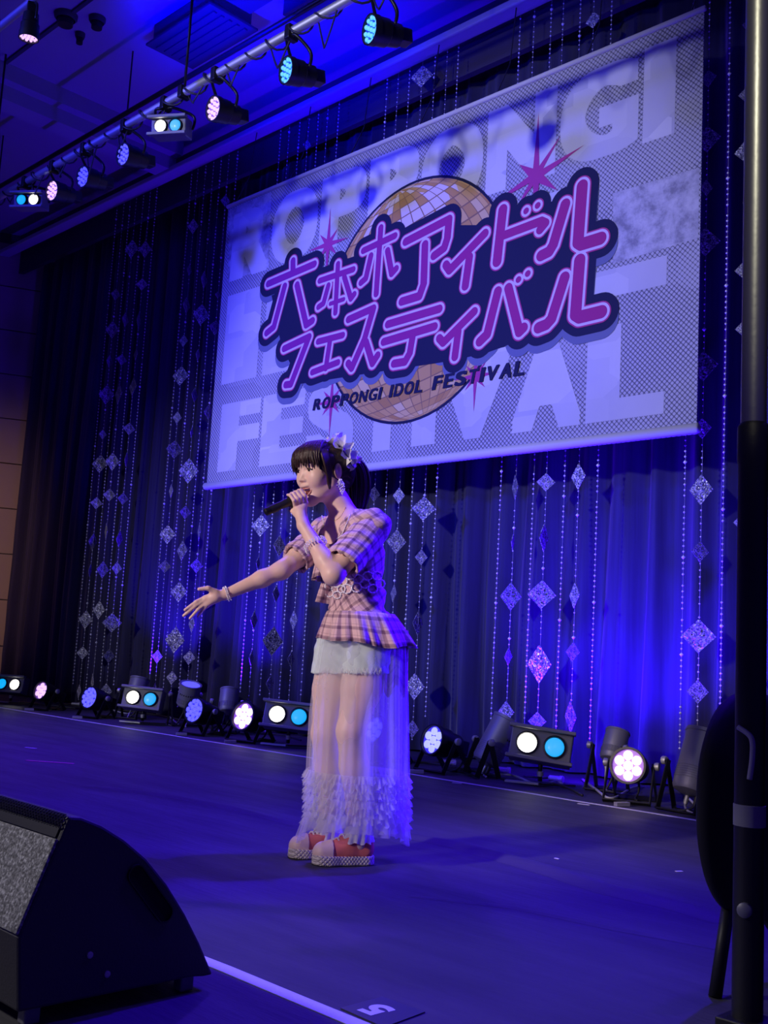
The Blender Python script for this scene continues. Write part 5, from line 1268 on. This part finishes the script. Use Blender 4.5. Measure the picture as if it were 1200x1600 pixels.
# handle slot, bolts, foot
hl = [prof(212, 1366), prof(256, 1426)]
def slot(p0, p1, r, depth, name, mat, parent, x):
    p0, p1 = np.array(p0), np.array(p1); ang = math.atan2(p1[1] - p0[1], p1[0] - p0[0]); k = 10
    ring = [(p0[0] + r*math.cos(ang + math.pi/2 + math.pi*i/k), p0[1] + r*math.sin(ang + math.pi/2 + math.pi*i/k)) for i in range(k+1)] + [(p1[0] + r*math.cos(ang - math.pi/2 + math.pi*i/k), p1[1] + r*math.sin(ang - math.pi/2 + math.pi*i/k)) for i in range(k+1)]
    return ring
ro = slot(hl[0], hl[1], .021, .03, '', None, None, 0); ri = slot(hl[0], hl[1], .018, .03, '', None, None, 0)
mb = MB(); mb.loft([[(0.001, *q) for q in ro], [(0.006, *q) for q in ro], [(0.006, *q) for q in ri], [(0.0015, *q) for q in ri]], closed=True); mb.build('handle_rim', M['black_metal'], wedge, smooth=True, angle=40)
MB().add([(0.0016, *q) for q in ri], [tuple(range(len(ri)))]).build('handle_recess', principled('recess_black', (0.003, 0.003, 0.003), 0.9), wedge)
for px, py in ((140, 1492), (167, 1522)):
    y, z = prof(px, py); MB().lathe([(.007, 0), (.007, .003), (.004, .004)], 10, aim((1, 0, 0)), (0.0, y, z)).build('bolt', M['steel'], wedge)
for px in (298, 60):
    y, _ = prof(px, 1556)
    for x in (-.03, -WL + .05): MB().box((x, y, .018), (.03, .035, .035)).build('rubber_foot', M['housing'], wedge, bevel=.004)

# ------------------------------------------------------------------ floor number plate and floor bits
fp = on_floor(598, 1582); pl_ = empty('floor_number_plate', (fp[0], fp[1], 0.0)); tag(pl_, 'dark floor plate with a white number five beside the front tape line', 'floor marker')
cn = [on_floor(*p) - np.array([fp[0], fp[1], 0]) for p in ((532, 1577), (597, 1559), (664, 1583), (600, 1607))]
MB().loft([[(c[0], c[1], .0006) for c in cn], [(c[0], c[1], .003) for c in cn]], cap=True).build('plate', principled('plate_blue_black', (0.05, 0.05, 0.09), 0.4), pl_)
v, f = text_mesh('5', 0.05); lo, hi = v.min(0), v.max(0); s_ = 0.075/(hi[1] - lo[1])
# the top of the figure points to the audience: it is read from the stage
gc = on_floor(588, 1580) - np.array([fp[0], fp[1], 0])
pv = [(gc[0] - (p[0] - (lo[0] + hi[0])/2)*s_*1.15, gc[1] - (p[1] - (lo[1] + hi[1])/2)*s_, 0.0036) for p in v]
MB().add(pv, f).build('number', M['white_tape'], pl_)
def bit(px, py, w, l, rz, mat, label, cat='tape', nm='tape_mark', arms=1):
    p = on_floor(px, py); o = MB()
    for k in range(arms): o.box((0, 0, .0015), (l, w, .002), rotz(rz + k*math.pi/2*1.0))
    ob = o.build(nm, mat); ob.location = (p[0], p[1], 0.0); tag(ob, label, cat, 'small bits on the stage floor')
pk_ = principled('pink_tape', (0.8, 0.12, 0.35), 0.6)
bit(78, 1191, .03, .30, .70, pk_, 'pink tape mark on the left of the stage floor', arms=1)
bit(1061, 1362, .012, .03, 1.2, M['white_tape'], 'tiny white paper scrap on the floor left of the pole', 'paper scrap', 'paper_scrap')
bit(714, 1224, .02, .06, .3, M['white_tape'], 'white tape scrap below the pale blue par can', 'paper scrap', 'paper_scrap')
bit(912, 1257, .02, .07, .2, M['white_tape'], 'white tape scrap left of the bright par can', 'paper scrap', 'paper_scrap')
bit(870, 1342, .010, .02, .2, M['white_tape'], 'tiny white speck in the middle right of the floor', 'paper scrap', 'paper_scrap')
bit(48, 1169, .02, .09, .4, M['white_tape'], 'pale tape scrap above the pink tape mark', 'paper scrap', 'paper_scrap')

# ------------------------------------------------------------------ metal mast and black oval panel, right edge
PX_, PYY = -1.135, 2.36
q = on_x(1176, 800, PX_); PYY = float(q[1])
mast = empty('metal_mast', (PX_, PYY, 0)); tag(mast, 'tall dark metal mast at the right picture edge', 'mast')
chrome = principled('worn_dark_steel', (0.30, 0.30, 0.27), 0.40, 0.8); add_noise_bump(chrome, 40, .15, .004)
dk = add_noise_bump(principled('black_painted_steel', (0.012, 0.012, 0.014), 0.5), 70, .2, .003)
RM = Matrix.Identity(3)
MB().lathe([(.029, 1.25), (.029, 3.4)], 28).build('upper_tube', chrome, mast, smooth=True, angle=40)
MB().lathe([(.033, .03), (.033, 1.24), (.036, 1.25), (.036, 1.33), (.030, 1.34)], 28).build('lower_tube', dk, mast, smooth=True, angle=40)
z0 = float(on_x(1176, 1290, PX_)[2]); z1 = float(on_x(1176, 1256, PX_)[2])
MB().lathe([(.033, z0), (.0345, z0 + .001), (.0345, z1 - .001), (.033, z1)], 28).build('grey_tape_band', principled('grey_tape', (0.30, 0.30, 0.31), 0.7), mast, smooth=True, angle=40)
zb = float(on_x(1168, 1418, PX_)[2]); dirb = Vector((0.25, -0.97, 0)).normalized()
MB().lathe([(.016, 0), (.016, .012), (.010, .016)], 14, aim(dirb), Vector((0, 0, zb)) + dirb*.031).build('bolt', M['grey_label'], mast, smooth=True, angle=40)
zc = float(on_x(1160, 1180, PX_)[2])
MB().tube(smooth_path([Vector((0.0, 0, zc + .06)) + dirb*.036 + Vector((-.02, 0, 0)), Vector((0.012, 0, zc + .04)) + dirb*.044, Vector((0.015, 0, zc)) + dirb*.042, Vector((0.008, 0, zc - .05)) + dirb*.038]), .006, 6).build('cord_loop', M['white_cable'], mast, smooth=True)
MB().box((0.0, 0, .015), (.10, .10, .03), RM).build('base_plate', dk, mast, bevel=.004)
# oval panel on a slanted leg
OX = -1.30
def op(px, py): p = on_x(px, py, OX); return p
ov = empty('oval_panel', tuple(op(1168, 1250) * np.array([1, 1, 0]))); tag(ov, 'black oval padded panel on a slanted leg behind the metal mast', 'panel')
o0 = np.array([op(1168, 1250)[0], op(1168, 1250)[1], 0.0]); c_ = op(1178, 1255); wv = op(1250, 1255) - op(1178, 1255); hv = np.array([0, 0, float(op(1178, 1080)[2] - c_[2])])
wl_ = np.linalg.norm(wv); wd_ = wv/wl_; nv_ = np.cross(wd_, [0, 0, 1.0])
rings = []
for (s1, o1) in ((0.0, -.036), (.55, -.035), (.90, -.028), (.98, -.014), (1.0, 0.0), (.98, .014), (.90, .028), (.55, .035), (0.0, .036)):
    row = []
    for k in range(64):
        a = 2*math.pi*k/64; ca, sa = math.cos(a), math.sin(a); pw_ = 0.85
        row.append(c_ - o0 + wd_*wl_*max(s1, .001)*math.copysign(abs(ca)**pw_, ca) + hv*max(s1, .001)*math.copysign(abs(sa)**pw_, sa) + nv_*o1)
    rings.append(row)
MB().loft(rings, closed=True, cap=True).build('padded_oval', add_noise_bump(principled('black_fabric', (0.008, 0.008, 0.010), 0.8), 120, .2, .002), ov, smooth=True)
a0 = op(1140, 1400) - o0; fl = on_floor(1108, 1640); b0 = np.array([fl[0], fl[1], 0.0]) - o0
b0 = op(1117, 1560) - o0; k_ = (0.0 - a0[2])/(b0[2] - a0[2]); b0 = a0 + (b0 - a0)*k_
MB().tube([a0, b0], .016, 10).build('leg', dk, ov, smooth=True)
a1 = op(1175, 1400) - o0; b1_ = a1 + np.array([.10, .12, 0]); b1_[2] = 0.0
MB().tube([a1, b1_], .014, 10).build('leg', dk, ov, smooth=True)

# black masking drape just right of the mast
dx0 = float(on_x(1196, 700, PX_)[1]) ; rr = []
for z in (0.01, 0.8, 1.8, 3.2):
    rr.append([(PX_ + .045 + .012*k, PYY + .07 + .02*math.sin(k*1.1 + z*.3) + .004*k, z) for k in range(20)])
dr = MB().loft(rr, closed=False).build('masking_drape', add_noise_bump(principled('black_serge', (0.004, 0.004, 0.005), 0.95, spec=0.1), 150, .2, .002), smooth=True)
so = dr.modifiers.new('thickness', 'SOLIDIFY'); so.thickness = .004; tag(dr, 'black masking drape hanging at the right picture edge beside the mast', 'drape')
